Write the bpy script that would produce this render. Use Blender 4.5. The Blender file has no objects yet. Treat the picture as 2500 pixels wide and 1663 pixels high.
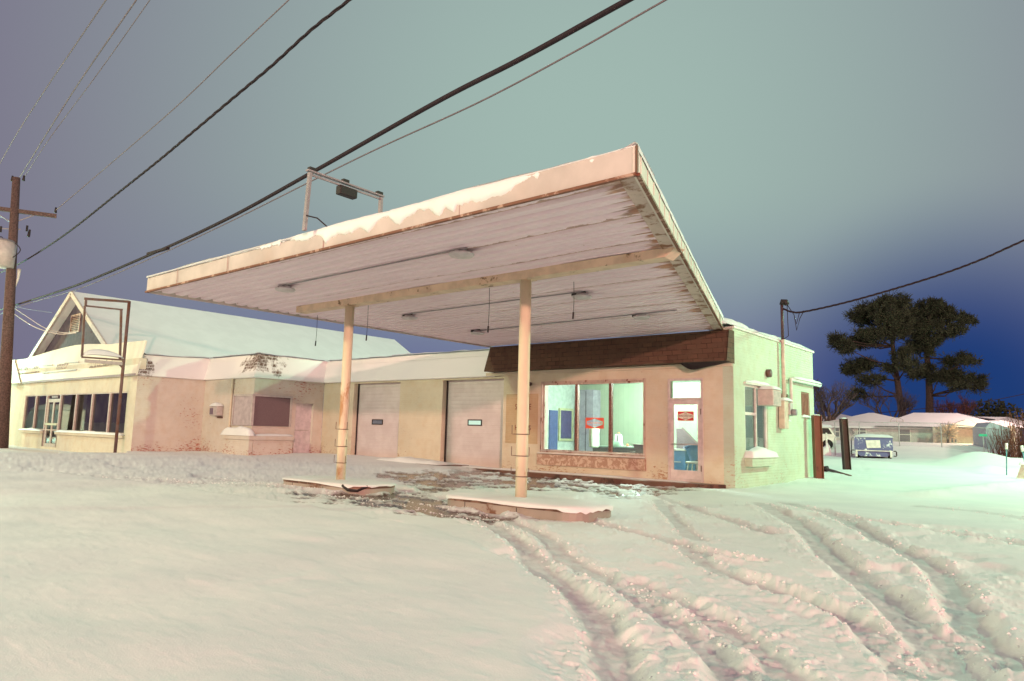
import bpy, math, random
import numpy as np
from mathutils import Vector, Matrix
random.seed(7)
sc = bpy.context.scene
C = sc.collection
# ------------------------------------------------------------------ camera
CAMH = 1.4
FPX = 1740.0                       # focal length in pixels of a 2500 px wide frame
TILT, ROLL, YAW = math.radians(7.29), math.radians(1.45), math.radians(-39.86)
def _rot():
    fw = np.array([math.sin(YAW)*math.cos(TILT), math.cos(YAW)*math.cos(TILT), math.sin(TILT)])
    ri = np.array([math.cos(YAW), -math.sin(YAW), 0.0]); up = np.cross(ri, fw)
    c, s = math.cos(ROLL), math.sin(ROLL)
    return c*ri+s*up, -s*ri+c*up, fw
RI, UP, FW = _rot()
cam_d = bpy.data.cameras.new('camera'); cam = bpy.data.objects.new('camera', cam_d); C.objects.link(cam)
cam_d.sensor_width = 36; cam_d.lens = FPX/2500*36; cam_d.clip_start = .05; cam_d.clip_end = 2000
m = Matrix.Identity(4)
for i in range(3):
    m[i][0] = RI[i]; m[i][1] = UP[i]; m[i][2] = -FW[i]
m[0][3] = 0; m[1][3] = 0; m[2][3] = CAMH
cam.matrix_world = m
sc.camera = cam
O = np.array([0, 0, CAMH])
def ray(x, y): return (x-1250)/FPX*RI-(y-831.5)/FPX*UP+FW
def gz(x, y, z=0.0):               # survey: sight line meets the level plane z
    v = ray(x, y); return O+(z-CAMH)/v[2]*v
def py(x, y, Y): v = ray(x, y); return O+Y/v[1]*v
def px(x, y, X): v = ray(x, y); return O+X/v[0]*v
def pd(x, y, d): v = ray(x, y); return O+d/math.hypot(v[0], v[1])*v
def pl(x, y, P0, D):               # sight line meets the upright plane through P0 along D
    v = ray(x, y); n = (-D[1], D[0]); return O+(n[0]*P0[0]+n[1]*P0[1])/(n[0]*v[0]+n[1]*v[1])*v
# ------------------------------------------------------------------ colour helper
def lin(r, g, b):
    f = lambda c: (c/255/12.92) if c/255 <= .04045 else ((c/255+.055)/1.055)**2.4
    return (f(r), f(g), f(b), 1)
# ------------------------------------------------------------------ world (night sky lit from below by the town)
w = bpy.data.worlds.new('World'); sc.world = w; w.use_nodes = True
nt = w.node_tree; N = nt.nodes; L = nt.links; N.clear()
out = N.new('ShaderNodeOutputWorld'); bg = N.new('ShaderNodeBackground'); L.new(bg.outputs[0], out.inputs[0])
tc = N.new('ShaderNodeTexCoord'); nrm = N.new('ShaderNodeVectorMath'); nrm.operation = 'NORMALIZE'
L.new(tc.outputs['Generated'], nrm.inputs[0])
def wmix(fac, a, b):
    mx = N.new('ShaderNodeMix'); mx.data_type = 'RGBA'
    L.new(fac, mx.inputs[0])
    for s, v in ((6, a), (7, b)):
        if isinstance(v, tuple): mx.inputs[s].default_value = v
        else: L.new(v, mx.inputs[s])
    return mx.outputs[2]
def lobe(d, a0, a1, sx=1.0):       # 1 inside angle a0, 0 beyond a1
    d = np.array(d)/np.linalg.norm(d)
    dp = N.new('ShaderNodeVectorMath'); dp.operation = 'DOT_PRODUCT'; L.new(nrm.outputs[0], dp.inputs[0]); dp.inputs[1].default_value = tuple(d)
    ac = N.new('ShaderNodeMath'); ac.operation = 'ARCCOSINE'; L.new(dp.outputs['Value'], ac.inputs[0])
    mr = N.new('ShaderNodeMapRange'); mr.interpolation_type = 'SMOOTHSTEP'; L.new(ac.outputs[0], mr.inputs[0])
    mr.inputs[1].default_value = math.radians(a0); mr.inputs[2].default_value = math.radians(a1)
    mr.inputs[3].default_value = 1; mr.inputs[4].default_value = 0
    return mr.outputs[0]
sep = N.new('ShaderNodeSeparateXYZ'); L.new(nrm.outputs[0], sep.inputs[0])
def elev(z0, z1, v0, v1):
    mr = N.new('ShaderNodeMapRange'); mr.interpolation_type = 'SMOOTHSTEP'; L.new(sep.outputs[2], mr.inputs[0])
    for i, v in enumerate((z0, z1, v0, v1)): mr.inputs[i+1].default_value = v
    return mr.outputs[0]
col = wmix(lobe((0.3, -1, 0.25), 45, 100), lin(116, 104, 132), lin(200, 152, 158))         # unseen pink fill behind the viewer, added to tint the fronts
col = wmix(lobe(ray(1450, 350), 2, 56), col, lin(160, 184, 176))
col = wmix(lobe((0.05, -.35, 1.0), 8, 44), col, lin(198, 212, 196))                        # unseen overhead glow, added to brighten and green the snow
hz = N.new('ShaderNodeMath'); hz.operation = 'MULTIPLY'
L.new(elev(0.0, .34, 1.0, 0.0), hz.inputs[0]); L.new(lobe(ray(1500, 980), 22, 50), hz.inputs[1])
col = wmix(hz.outputs[0], col, lin(98, 101, 148))
col = wmix(lobe(ray(2330, 1000), 3, 16.5), col, lin(30, 60, 118))
L.new(col, bg.inputs[0]); bg.inputs[1].default_value = 1.0
# ------------------------------------------------------------------ lamps (street and yard lights standing outside the frame, and added fills)
def lamp(name, loc, color, power, size=.25, spot=None, target=None):
    d = bpy.data.lights.new(name, 'SPOT' if spot else 'POINT'); d.color = color[:3]; d.energy = power; d.shadow_soft_size = size
    if spot: d.spot_size = math.radians(spot); d.spot_blend = .6
    o = bpy.data.objects.new(name, d); C.objects.link(o); o.location = loc
    if target is not None:
        o.rotation_euler = (Vector(target)-Vector(loc)).to_track_quat('-Z', 'Y').to_euler()
    return o
lamp('sodium_street_light', (41, -31, 11.3), (1.0, .53, .42), 142000, .6)
lamp('cream_street_light', (-20, -13, 10), (.84, 1.0, .58), 12600, .5)
lamp('yellow_street_light', (-60, 3.3, 9.5), (1.0, .84, .36), 7000, .25)
lamp('corner_street_light', (-46, -6, 9), (1.0, .88, .45), 3600, .3)
lamp('mercury_street_light', (-58, 9.5, 6), (.45, 1.0, .80), 8000, .4)
lamp('roof_fill_spot', (5, 31, 13), (.46, 1.0, .72), 34000, .3, 46, (-35, 29, 5))  # added spot to lift the barn roof, not a known lamp
lamp('yard_flood_light', (5.5, 33, 11), (.42, 1.0, .56), 17500, .4)
lamp('porch_light', tuple(pd(2395, 1052, 56)), (1.0, .62, .25), 260, .1)
lamp('house_fill_light', tuple(pd(2590, 880, 60)), (1.0, .68, .60), 4500, .3)  # added fill to brighten the far house, source unknown
vs = sc.view_settings
vs.view_transform = 'Standard'; vs.look = 'None'; vs.gamma = 1.0; vs.exposure = 0.0
vs.use_curve_mapping = False
sc.render.resolution_x = 1024; sc.render.resolution_y = 681
sc.cycles.max_bounces = 8; sc.cycles.transparent_max_bounces = 12
sc.cycles.caustics_reflective = False; sc.cycles.caustics_refractive = False

# ------------------------------------------------------------------ noise (numpy)
_rng = np.random.RandomState(3)
_T = _rng.rand(512, 512)
def vnoise(x, y):
    xi = np.floor(x).astype(int); yi = np.floor(y).astype(int); fx = x-xi; fy = y-yi
    fx = fx*fx*fx*(fx*(fx*6-15)+10); fy = fy*fy*fy*(fy*(fy*6-15)+10)
    a = _T[xi & 511, yi & 511]; b = _T[(xi+1) & 511, yi & 511]; c = _T[xi & 511, (yi+1) & 511]; d = _T[(xi+1) & 511, (yi+1) & 511]
    return (a*(1-fx)+b*fx)*(1-fy)+(c*(1-fx)+d*fx)*fy
def fbm(x, y, o=4, g=.5):
    s = 0; a = 1; t = 0
    for i in range(o):
        s = s+a*vnoise(x*2**i+17.3*i, y*2**i-9.1*i); t += a; a *= g
    return s/t
def sstep(a, b, x):
    t = np.clip((x-a)/(b-a), 0, 1); return t*t*(3-2*t)
def poly_dist(x, y, P):
    best = np.full(x.shape, 1e9); side = np.zeros(x.shape); tt = np.zeros(x.shape)
    for i in range(len(P)-1):
        a, b = P[i], P[i+1]; d = (b[0]-a[0], b[1]-a[1]); q = d[0]**2+d[1]**2
        t = np.clip(((x-a[0])*d[0]+(y-a[1])*d[1])/q, 0, 1)
        dx = x-a[0]-t*d[0]; dy = y-a[1]-t*d[1]; r = np.hypot(dx, dy); k = r < best
        s = np.sign(d[0]*dy-d[1]*dx)
        best = np.where(k, r, best); side = np.where(k, s, side); tt = np.where(k, (i+t)/(len(P)-1), tt)
    return best, side, tt
def inside(x, y, P):
    r = np.zeros(x.shape, bool); n = len(P)
    for i in range(n):
        a, b = P[i], P[(i+1) % n]
        c = ((a[1] > y) != (b[1] > y)) & (x < (b[0]-a[0])*(y-a[1])/((b[1]-a[1]) or 1e-9)+a[0])
        r ^= c
    return r
def smooth_line(P, n=6):
    P = [np.array(p[:2]) for p in P]; out = []
    for i in range(len(P)-1):
        p0 = P[max(i-1, 0)]; p1 = P[i]; p2 = P[i+1]; p3 = P[min(i+2, len(P)-1)]
        for k in range(n):
            t = k/n
            out.append(.5*((2*p1)+(-p0+p2)*t+(2*p0-5*p1+4*p2-p3)*t*t+(-p0+3*p1-3*p2+p3)*t**3))
    out.append(P[-1]); return out
def zz(pts):   # points noted on the enlarged photograph crop of the rutted snow
    return [gz(1200+x/1.813, 1200+y/1.813, 0) for x, y in pts]
# (path, half width, depth, rim)
TRACKS = [(zz([(-900,-40),(-420,45),(-150,110),(0,160),(130,262),(230,370),(330,450),(400,520),(470,610),(520,710),(560,840),(575,960)]), .17, .12, .05),
          (zz([(-420,0),(-100,70),(180,190),(300,290),(480,400),(620,490),(740,575),(850,650),(950,730),(1050,840),(1110,960)]), .16, .11, .06),
          (zz([(735,45),(790,115),(850,180),(930,240)]), .14, .10, .03),
          (zz([(300,90),(520,170),(740,225),(850,270),(1060,325),(1180,350)]), .12, .07, .05),
          (zz([(640,-10),(900,90),(1050,140),(1180,190),(1260,210)]), .12, .08, .05),
          (zz([(830,250),(1000,375),(1200,450),(1400,530),(1560,600),(1700,690),(1850,860)]), .14, .07, .06),
          (zz([(1180,60),(1330,140),(1440,240),(1540,340),(1640,420),(1740,500),(1860,620),(1960,700),(2060,860)]), .20, .14, .07),
          (zz([(1450,90),(1600,170),(1750,255),(1880,320),(1990,400),(2060,500),(2110,610),(2200,720),(2400,860)]), .17, .12, .06),
          (zz([(1300,60),(1560,130),(1750,165),(1950,190),(2150,220),(2400,260)]), .20, .07, .04),
          (zz([(1900,75),(2050,90),(2200,105),(2400,140)]), .18, .05, .03),
          (zz([(640,440),(850,545),(1000,630),(1200,760),(1330,900)]), .13, .06, .06),
          (zz([(-1300,-60),(-900,-5),(-560,50),(-300,95),(-60,150)]), .14, .07, .04),
          (zz([(-2000,-62),(-1500,-40),(-1000,-8),(-650,30)]), .16, .06, .04)]
TRACKS = [(smooth_line(p), a, b, c) for p, a, b, c in TRACKS]
FRESH = smooth_line([gz(*p)[:2] for p in ((-700,1150),(0,1163),(180,1170),(500,1212),(900,1278),(1130,1338),(1240,1385),(1300,1430),(1345,1490),(1372,1560),(1345,1640),(1330,1800))])
FRESHP = [tuple(p) for p in FRESH]+[(-1.5, 0), (-1.5, -30), (-60, -30), (-80, 5)]
WETP = [tuple(gz(*p)[:2]) for p in ((700,1212),(1000,1206),(985,1185),(900,1160),(1150,1150),(1640,1183),(1700,1200),(1560,1225),(1500,1216),(1470,1212),(1230,1200),(1075,1205),(1078,1250),(1180,1262),(1320,1272),(1180,1285),(980,1262),(800,1240))]
def ground(x, y):
    x = np.asarray(x, float); y = np.asarray(y, float)
    d = np.hypot(x, y)
    h = .03*(fbm(x*.25, y*.25, 3)-.5)*2
    near = 1-sstep(25, 40, d)
    # fresh snowfield on the left
    fd, sd, _ = poly_dist(x, y, FRESH); ins = inside(x, y, FRESHP); sg = np.where(ins, fd, -fd)
    edge = sg+.10*(fbm(x*2.2, y*2.2, 3)-.5)*2
    fresh = sstep(-.08, .16, edge)
    drift = .045*(fbm(x*.5+3, y*.9, 3)-.5)*2+.010*(fbm(x*1.6, y*4.2, 3)-.5)+.006*(fbm(x*9, y*9, 2)-.5)+.010*np.clip(fbm(x*2.2, y*10, 4, .6)-.5, 0, 1)
    lump = np.clip(vnoise(x*2.6+40, y*2.6)-.86, 0, 1)*.09
    hf = .13+drift+lump*(1-sstep(9, 16, d))
    # churned lane
    wx = x+.15*(vnoise(x*1.7, y*1.7)-.5); wy = y+.15*(vnoise(x*1.7+50, y*1.7)-.5)
    f1 = fbm(wx*1.3, wy*1.3, 3)
    rid = 1-np.abs(2*fbm(wx*2.6+9, wy*2.6, 3)-1)
    fine = fbm(wx*10, wy*10, 4, .62)-.5
    clod = np.clip(fbm(wx*8.5+3, wy*8.5, 3)-.56, 0, 1)
    plat = sstep(.47, .54, fbm(x*.62+4, y*.62+1, 4, .5)); pz = .115+.02*(fbm(x*1.2, y*1.2, 3)-.5)+.008*(vnoise(x*9, y*9)-.5)
    hc = .045+.05*(f1-.5)*2+.022*(rid-.7)+.030*fine+.16*clod*sstep(.48, .62, f1)
    hc = hc*(1-plat)+pz*plat
    lot = sstep(9, 15, d)                       # less broken far from the road
    hc = hc*(1-.15*lot)+.035*lot*(fbm(wx*5, wy*7, 4, .62)-.5)*2*(1-sstep(-9, -6, x))
    right = sstep(-4.5, 0.5, x-0.0)             # rougher, deeper snow to the right
    hc = hc+.05*right*(1-lot)
    cut = np.zeros_like(x); crumb = np.zeros_like(x)
    for P, hw, dep, rim in TRACKS:
        td, s_, t_ = poly_dist(x, y, P)
        td = td+.07*(fbm(x*3.1+7, y*3.1, 5, .6)-.5)*2
        prof = 1-sstep(hw*.5, hw*1.3, td)
        rr = np.exp(-((td-hw*1.55)/(hw*.42))**2)
        depv = dep*(.65+.7*fbm(x*.8, y*.8+30, 2))
        hc = hc*(1-.75*prof)-(depv*.55-.03)*prof+.22*rim*rr*(.1+2.0*fbm(x*6, y*6, 5, .65))
        hc = hc+prof*.010*(vnoise(x*30, y*30)-.5)
        crumb = np.maximum(crumb, np.exp(-(td/(hw*2.6))**2)*(1-.85*prof))
        cut = np.maximum(cut, prof)
    hc = hc+np.minimum(np.clip(fbm(x*11, y*11, 2)-.55, 0, 1)*.35, .05)*crumb*.7
    hc = .05+(hc-.05)*.66
    hn = hc*(1-fresh)+np.maximum(hf, hc*.3)*fresh
    # right hand side beyond the ruts: smooth drifted snow
    tx = sstep(13.0, 17.5, d)*sstep(-9.5, -6.5, x-.1*(y-12))
    hs = .05+.03*(fbm(x*.6, y*.6, 3)-.5)
    hn = hn*(1-tx)+hs*tx
    # wet, slushy forecourt
    wd, _, _ = poly_dist(x, y, WETP+[WETP[0]]); wi = inside(x, y, WETP); ws = np.where(wi, wd, -wd)
    wn = ws+.60*(fbm(x*1.5+11, y*2.6, 4)-.5)*2
    wet = sstep(-.22, .30, wn)*np.where(ws > -.8, 1, 0)
    patch = sstep(.50, .66, fbm(x*.75+2, y*2.2+8, 4)+.22*(1-sstep(0, .5, ws)))
    slab = sstep(.50, .66, fbm(x*1.5+5, y*4.2, 3, .5)+.07*patch)*(.02+.06*fbm(x*8, y*8, 3, .6))
    hn = hn*(1-wet)+(.004+slab)*wet
    wetm = wet*(1-.85*sstep(.0, .05, slab))
    h = h*(1-wet)*near+hn*near
    # drift against the garage
    gd = sstep(15.2, 17.2, y)*(1-sstep(-17.5, -15.0, x)); gd = gd*near*(x < -10)
    h = h*(1-gd)+gd*(.12+.05*(fbm(x*.7, y*.7, 3)-.5))
    wetm = wetm*(1-gd)
    # rising yard behind the station
    bk = sstep(21, 32, d)*.20*(x > -30)+sstep(30, 46, d)*.25*(x > -30)
    h = h+bk
    az = np.degrees(np.arctan2(x, y))
    rise = sstep(46.5, 55, d)*.93*sstep(-34, -26, az)*(1-sstep(-6, 0, az)*0)
    h = h+rise
    for (mx_, my_), rx, ry, ht in MOUNDS:
        h = h+ht*np.exp(-(((x-mx_)/rx)**2+((y-my_)/ry)**2))
    # berm right of the building, and a ploughed lip at the right edge
    bx, by = BERM; h = h+.22*np.exp(-(((x-bx)/3.0)**2+((y-by)/1.6)**2))
    ld, _, _ = poly_dist(x, y, LIP); h = h+(.10+.05*fbm(x*4, y*4, 3))*np.exp(-(ld/.5)**2)
    h = h+.012*(fbm(x*.9, y*.9, 3)-.5)*(d > 20)
    return h, wetm, cut*(1-fresh)
MOUNDS = [(tuple(pd(2385, 1100, 41)[:2]), 1.35, 1.3, .60), (tuple(pd(2412, 1110, 35)[:2]), .75, .75, .26), (tuple(pd(2500, 1100, 42)[:2]), 1.3, 1.4, .32),
          (tuple(pd(2310, 1108, 44)[:2]), 2.0, 1.5, .12), (tuple(pd(2620, 1100, 38)[:2]), 2.2, 2.0, .25)]
BERM = tuple(gz(2075, 1150, 0)[:2])
LIP = [tuple(gz(*p)[:2]) for p in ((2250, 1216), (2360, 1205), (2450, 1200), (2600, 1192))]
def gh(x, y):
    return float(ground(np.array([x]), np.array([y]))[0][0])

# ------------------------------------------------------------------ materials
def newmat(name):
    mt = bpy.data.materials.new(name); mt.use_nodes = True; return mt, mt.node_tree, mt.node_tree.nodes['Principled BSDF']
class G:
    """small node helper"""
    def __init__(s, nt): s.nt = nt; s.N = nt.nodes; s.L = nt.links
    def put(s, sock, v):
        if hasattr(v, 'is_linked'): s.L.new(v, sock)
        else: sock.default_value = v
    def coord(s, kind='Object', scale=(1, 1, 1), loc=(0, 0, 0)):
        t = s.N.new('ShaderNodeTexCoord'); mp = s.N.new('ShaderNodeMapping'); s.L.new(t.outputs[kind], mp.inputs[0])
        mp.inputs['Scale'].default_value = scale; mp.inputs['Location'].default_value = loc; return mp.outputs[0]
    def geo(s):
        return s.N.new('ShaderNodeNewGeometry').outputs['Position']
    def wallco(s, su=1, sv=1):           # running length of axis-aligned walls, height
        q = s.N.new('ShaderNodeSeparateXYZ'); s.L.new(s.geo(), q.inputs[0])
        u = s.math('ADD', q.outputs[0], q.outputs[1]); c = s.N.new('ShaderNodeCombineXYZ')
        s.L.new(s.math('MULTIPLY', u, su), c.inputs[0]); s.L.new(s.math('MULTIPLY', q.outputs[2], sv), c.inputs[1]); return c.outputs[0]
    def sepx(s, v): q = s.N.new('ShaderNodeSeparateXYZ'); s.L.new(v, q.inputs[0]); return q.outputs
    def math(s, op, a, b=0.0, c=0.0):
        n = s.N.new('ShaderNodeMath'); n.operation = op
        for i, v in enumerate((a, b, c)): s.put(n.inputs[i], v)
        return n.outputs[0]
    def noise(s, vec, scale, detail=4, rough=.55, dist=0):
        n = s.N.new('ShaderNodeTexNoise'); s.L.new(vec, n.inputs['Vector']); n.inputs['Scale'].default_value = scale
        n.inputs['Detail'].default_value = detail; n.inputs['Roughness'].default_value = rough; n.inputs['Distortion'].default_value = dist
        return n.outputs[0]
    def vor(s, vec, scale):
        n = s.N.new('ShaderNodeTexVoronoi'); s.L.new(vec, n.inputs['Vector']); n.inputs['Scale'].default_value = scale; return n.outputs[0]
    def ramp(s, v, a, b, lo=0.0, hi=1.0, smooth=True):
        n = s.N.new('ShaderNodeMapRange'); n.interpolation_type = 'SMOOTHSTEP' if smooth else 'LINEAR'
        s.put(n.inputs[0], v)
        for i, q in enumerate((a, b, lo, hi)): n.inputs[i+1].default_value = q
        return n.outputs[0]
    def mix(s, f, a, b, mode='MIX'):
        n = s.N.new('ShaderNodeMix'); n.data_type = 'RGBA'; n.blend_type = mode
        s.put(n.inputs[0], f); s.put(n.inputs[6], a); s.put(n.inputs[7], b); return n.outputs[2]
    def bump(s, h, strength=.3, dist=.01, nrm=None):
        n = s.N.new('ShaderNodeBump'); s.L.new(h, n.inputs['Height']); n.inputs['Strength'].default_value = strength; n.inputs['Distance'].default_value = dist
        if nrm is not None: s.L.new(nrm, n.inputs['Normal'])
        return n.outputs[0]
    def attr(s, name):
        n = s.N.new('ShaderNodeAttribute'); n.attribute_name = name; return n.outputs['Fac']
def c3(r, g, b): return (r, g, b, 1)
def plain(name, colr, rough=.7, metal=0, var=.12, scale=6, bump=.0, spec=.4):
    mt, nt, b = newmat(name); g = G(nt); v = g.geo(); n = g.noise(v, scale, 5)
    lo = tuple(max(0, x*(1-var)) for x in colr[:3])+(1,); hi = tuple(min(1, x*(1+var)) for x in colr[:3])+(1,)
    nt.links.new(g.mix(g.ramp(n, .3, .7), lo, hi), b.inputs['Base Color'])
    b.inputs['Roughness'].default_value = rough; b.inputs['Metallic'].default_value = metal; b.inputs['Specular IOR Level'].default_value = spec
    if bump: nt.links.new(g.bump(g.noise(v, scale*6, 4), bump, .01), b.inputs['Normal'])
    return mt
def rusty(name, colr, rust=c3(.20, .075, .03), amount=.5, scale=3.0, rough=.6, streak=(1, 1, 1), metal=0.0):
    mt, nt, b = newmat(name); g = G(nt)
    t = g.N.new('ShaderNodeMapping'); g.L.new(g.geo(), t.inputs[0]); t.inputs['Scale'].default_value = streak; v = t.outputs[0]
    n1 = g.noise(v, scale, 8, .65, .3); n2 = g.noise(v, scale*.35, 3)
    f = g.ramp(g.math('ADD', g.math('MULTIPLY', n1, .7), g.math('MULTIPLY', n2, .5)), .80-amount*.25, .88-amount*.25)
    base = g.mix(g.ramp(g.noise(v, scale*.6, 5), .35, .7), colr, tuple(x*.78 for x in colr[:3])+(1,))
    soft = g.ramp(n2, .5, .8, 0, .35)
    base = g.mix(soft, base, c3(colr[0]*.8, colr[1]*.55, colr[2]*.4))
    g.L.new(g.mix(f, base, rust), b.inputs['Base Color']); b.inputs['Roughness'].default_value = rough; b.inputs['Metallic'].default_value = metal
    g.L.new(g.bump(f, .4, .004), b.inputs['Normal'])
    return mt
def mat_snow(name='snow', sc_=1.0, tint=c3(.80, .81, .82), gr=1.0):
    mt, nt, b = newmat(name); g = G(nt); v = g.geo()
    n1 = g.noise(v, 9*sc_, 6, .6); n2 = g.noise(v, 60*sc_, 4, .6); n3 = g.noise(v, 1.1, 3)
    g.L.new(g.mix(g.ramp(n3, .35, .65), tint, tuple(x*.95 for x in tint[:3])+(1,)), b.inputs['Base Color'])
    b.inputs['Roughness'].default_value = .62; b.inputs['Specular IOR Level'].default_value = .25
    h = g.math('ADD', g.math('MULTIPLY', n1, .6), g.math('MULTIPLY', n2, .4))
    g.L.new(g.bump(h, .30*gr, .02), b.inputs['Normal'])
    return mt
def mat_ground():
    mt, nt, b = newmat('snow_and_wet_asphalt'); g = G(nt); v = g.geo()
    wet = g.attr('wet'); cut = g.attr('cut')
    n1 = g.noise(v, 14, 6, .62); n2 = g.noise(v, 85, 4, .6); n3 = g.noise(v, .7, 4); n4 = g.noise(v, 4.5, 6, .6)
    snow = g.mix(g.ramp(n3, .35, .65), c3(.81, .81, .81), c3(.75, .755, .765))
    pack = g.mix(g.ramp(n4, .35, .62), c3(.60, .58, .60), c3(.42, .38, .40))        # packed, dirty snow on the bottom of the ruts
    snow = g.mix(g.math('MULTIPLY', cut, .5), snow, pack)
    asph = g.mix(g.ramp(n4, .3, .7), c3(.085, .055, .05), c3(.17, .12, .11))
    st = g.N.new('ShaderNodeMapping'); g.L.new(v, st.inputs[0]); st.inputs['Scale'].default_value = (1, 2.4, 1)
    s5 = g.noise(st.outputs[0], 3.2, 8, .68, .4); s6 = g.noise(st.outputs[0], 13, 6, .65)
    wv = g.math('ADD', wet, g.math('ADD', g.math('MULTIPLY', g.math('SUBTRACT', s5, .5), 1.5), g.math('MULTIPLY', g.math('SUBTRACT', s6, .5), .8)))
    wv = g.math('MULTIPLY', wv, g.ramp(wet, .02, .12))
    f = g.ramp(wv, .42, .78); sl = g.ramp(wv, .08, .50)
    snow = g.mix(g.math('MULTIPLY', sl, .85), snow, c3(.40, .35, .35))
    g.L.new(g.mix(f, snow, asph), b.inputs['Base Color'])
    g.L.new(g.math('SUBTRACT', .68, g.math('MULTIPLY', f, .50)), b.inputs['Roughness'])
    b.inputs['Specular IOR Level'].default_value = .3
    h = g.math('ADD', g.math('MULTIPLY', n1, .55), g.math('MULTIPLY', n2, .45))
    bn = g.N.new('ShaderNodeBump'); g.L.new(h, bn.inputs['Height']); bn.inputs['Distance'].default_value = .016
    g.L.new(g.math('SUBTRACT', .50, g.math('MULTIPLY', f, .38)), bn.inputs['Strength']); g.L.new(bn.outputs[0], b.inputs['Normal'])
    return mt
def mat_brick(name, base, stain=c3(.30, .10, .05), stain_amt=.5, bump=.5, low=.0, seed=0.0, rowcol=None):
    """painted brick: brick relief, missing paint flecks along courses, rust near the foot"""
    mt, nt, b = newmat(name); g = G(nt); w_ = g.wallco()
    br = g.N.new('ShaderNodeTexBrick'); g.L.new(w_, br.inputs['Vector']); br.inputs['Scale'].default_value = 1
    br.inputs['Brick Width'].default_value = .22; br.inputs['Row Height'].default_value = .075; br.inputs['Mortar Size'].default_value = .007
    br.inputs['Mortar Smooth'].default_value = .4; br.inputs['Bias'].default_value = -.3
    br.inputs['Color1'].default_value = (0, 0, 0, 1); br.inputs['Color2'].default_value = (1, 1, 1, 1); br.inputs['Mortar'].default_value = (.5, .5, .5, 1)
    v = g.geo(); vm = g.N.new('ShaderNodeVectorMath'); vm.operation = 'ADD'; g.L.new(v, vm.inputs[0]); vm.inputs[1].default_value = (seed, seed*1.7, seed*.3); v = vm.outputs[0]
    big = g.noise(v, .55, 4, .6); med = g.noise(v, 3.2, 6, .62); fine = g.noise(v, 22, 5, .6)
    c = g.mix(g.ramp(big, .3, .7), base, tuple(x*.86 for x in base[:3])+(1,))
    c = g.mix(g.ramp(med, .4, .75, 0, .4), c, c3(base[0]*.82, base[1]*.68, base[2]*.55))
    c = g.mix(g.math('MULTIPLY', g.sepx(br.outputs[0])[0], .10), c, tuple(x*.6 for x in base[:3])+(1,))
    z = g.sepx(g.geo())[2]
    foot = g.ramp(z, .1, 1.0, 1.0, 0.0)
    fl = g.N.new('ShaderNodeMapping'); g.L.new(w_, fl.inputs[0]); fl.inputs['Scale'].default_value = (5.0, 13.3, 1)
    fleck = g.noise(fl.outputs[0], 1.4, 3, .7)
    f = g.math('ADD', g.math('MULTIPLY', fleck, .75), g.math('ADD', g.math('MULTIPLY', big, .55), g.math('MULTIPLY', foot, .05+low*.12)))
    f = g.ramp(f, .86-stain_amt*.13, .93-stain_amt*.13)
    c = g.mix(g.math('MULTIPLY', f, .85), c, stain)
    g.L.new(c, b.inputs['Base Color']); b.inputs['Roughness'].default_value = .8; b.inputs['Specular IOR Level'].default_value = .25
    hh = g.math('SUBTRACT', g.math('MULTIPLY', fine, .25), g.math('MULTIPLY', br.outputs['Fac'], 1.0))
    g.L.new(g.bump(hh, bump, .008), b.inputs['Normal'])
    return mt
def mat_shingle(name, snowed=0.0, corners=()):
    """asphalt shingles; snowed: 0 bare, 1 covered except near the given corners"""
    mt, nt, b = newmat(name); g = G(nt); w_ = g.wallco()
    br = g.N.new('ShaderNodeTexBrick'); g.L.new(w_, br.inputs['Vector']); br.inputs['Scale'].default_value = 1
    br.inputs['Brick Width'].default_value = .30; br.inputs['Row Height'].default_value = .14; br.inputs['Mortar Size'].default_value = .009
    br.inputs['Color1'].default_value = (.075, .035, .022, 1); br.inputs['Color2'].default_value = (.13, .065, .04, 1); br.inputs['Mortar'].default_value = (.03, .015, .01, 1)
    v = g.geo(); c = g.mix(g.ramp(g.noise(v, 5, 5), .35, .7), br.outputs[0], c3(.10, .055, .035))
    hgt = g.math('SUBTRACT', 1.0, br.outputs['Fac'])
    if snowed:
        big = g.noise(v, 1.3, 5, .6)
        m_ = 0.0
        for (cx, cy, cz, r, zs) in corners:
            sb = g.N.new('ShaderNodeVectorMath'); sb.operation = 'SUBTRACT'; g.L.new(v, sb.inputs[0]); sb.inputs[1].default_value = (cx, cy, cz)
            ml = g.N.new('ShaderNodeVectorMath'); ml.operation = 'MULTIPLY'; g.L.new(sb.outputs[0], ml.inputs[0]); ml.inputs[1].default_value = (1, 1, zs)
            ln = g.N.new('ShaderNodeVectorMath'); ln.operation = 'LENGTH'; g.L.new(ml.outputs[0], ln.inputs[0])
            k = g.ramp(ln.outputs['Value'], 0.0, r, .42, 0.0, False)
            m_ = g.math('MAXIMUM', m_, k) if not isinstance(m_, float) else k
        if isinstance(m_, float): m_ = g.ramp(big, 0, 1, 0, 0)
        br2 = g.math('MULTIPLY', br.outputs['Fac'], -.10)
        t = g.math('ADD', g.math('ADD', g.math('MULTIPLY', big, .62), m_), br2)
        f = g.ramp(t, .53, .58)
        c = g.mix(g.math('MULTIPLY', f, g.ramp(g.noise(v, 9, 5, .7), .3, .6, .45, 1.0)), c3(.78, .77, .78), c)
        hgt = g.math('ADD', g.math('MULTIPLY', g.math('MULTIPLY', hgt, f), .6), g.math('SUBTRACT', 1.0, f))
    g.L.new(c, b.inputs['Base Color']); b.inputs['Roughness'].default_value = .85
    g.L.new(g.bump(hgt, .5, .012), b.inputs['Normal'])
    return mt
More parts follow.
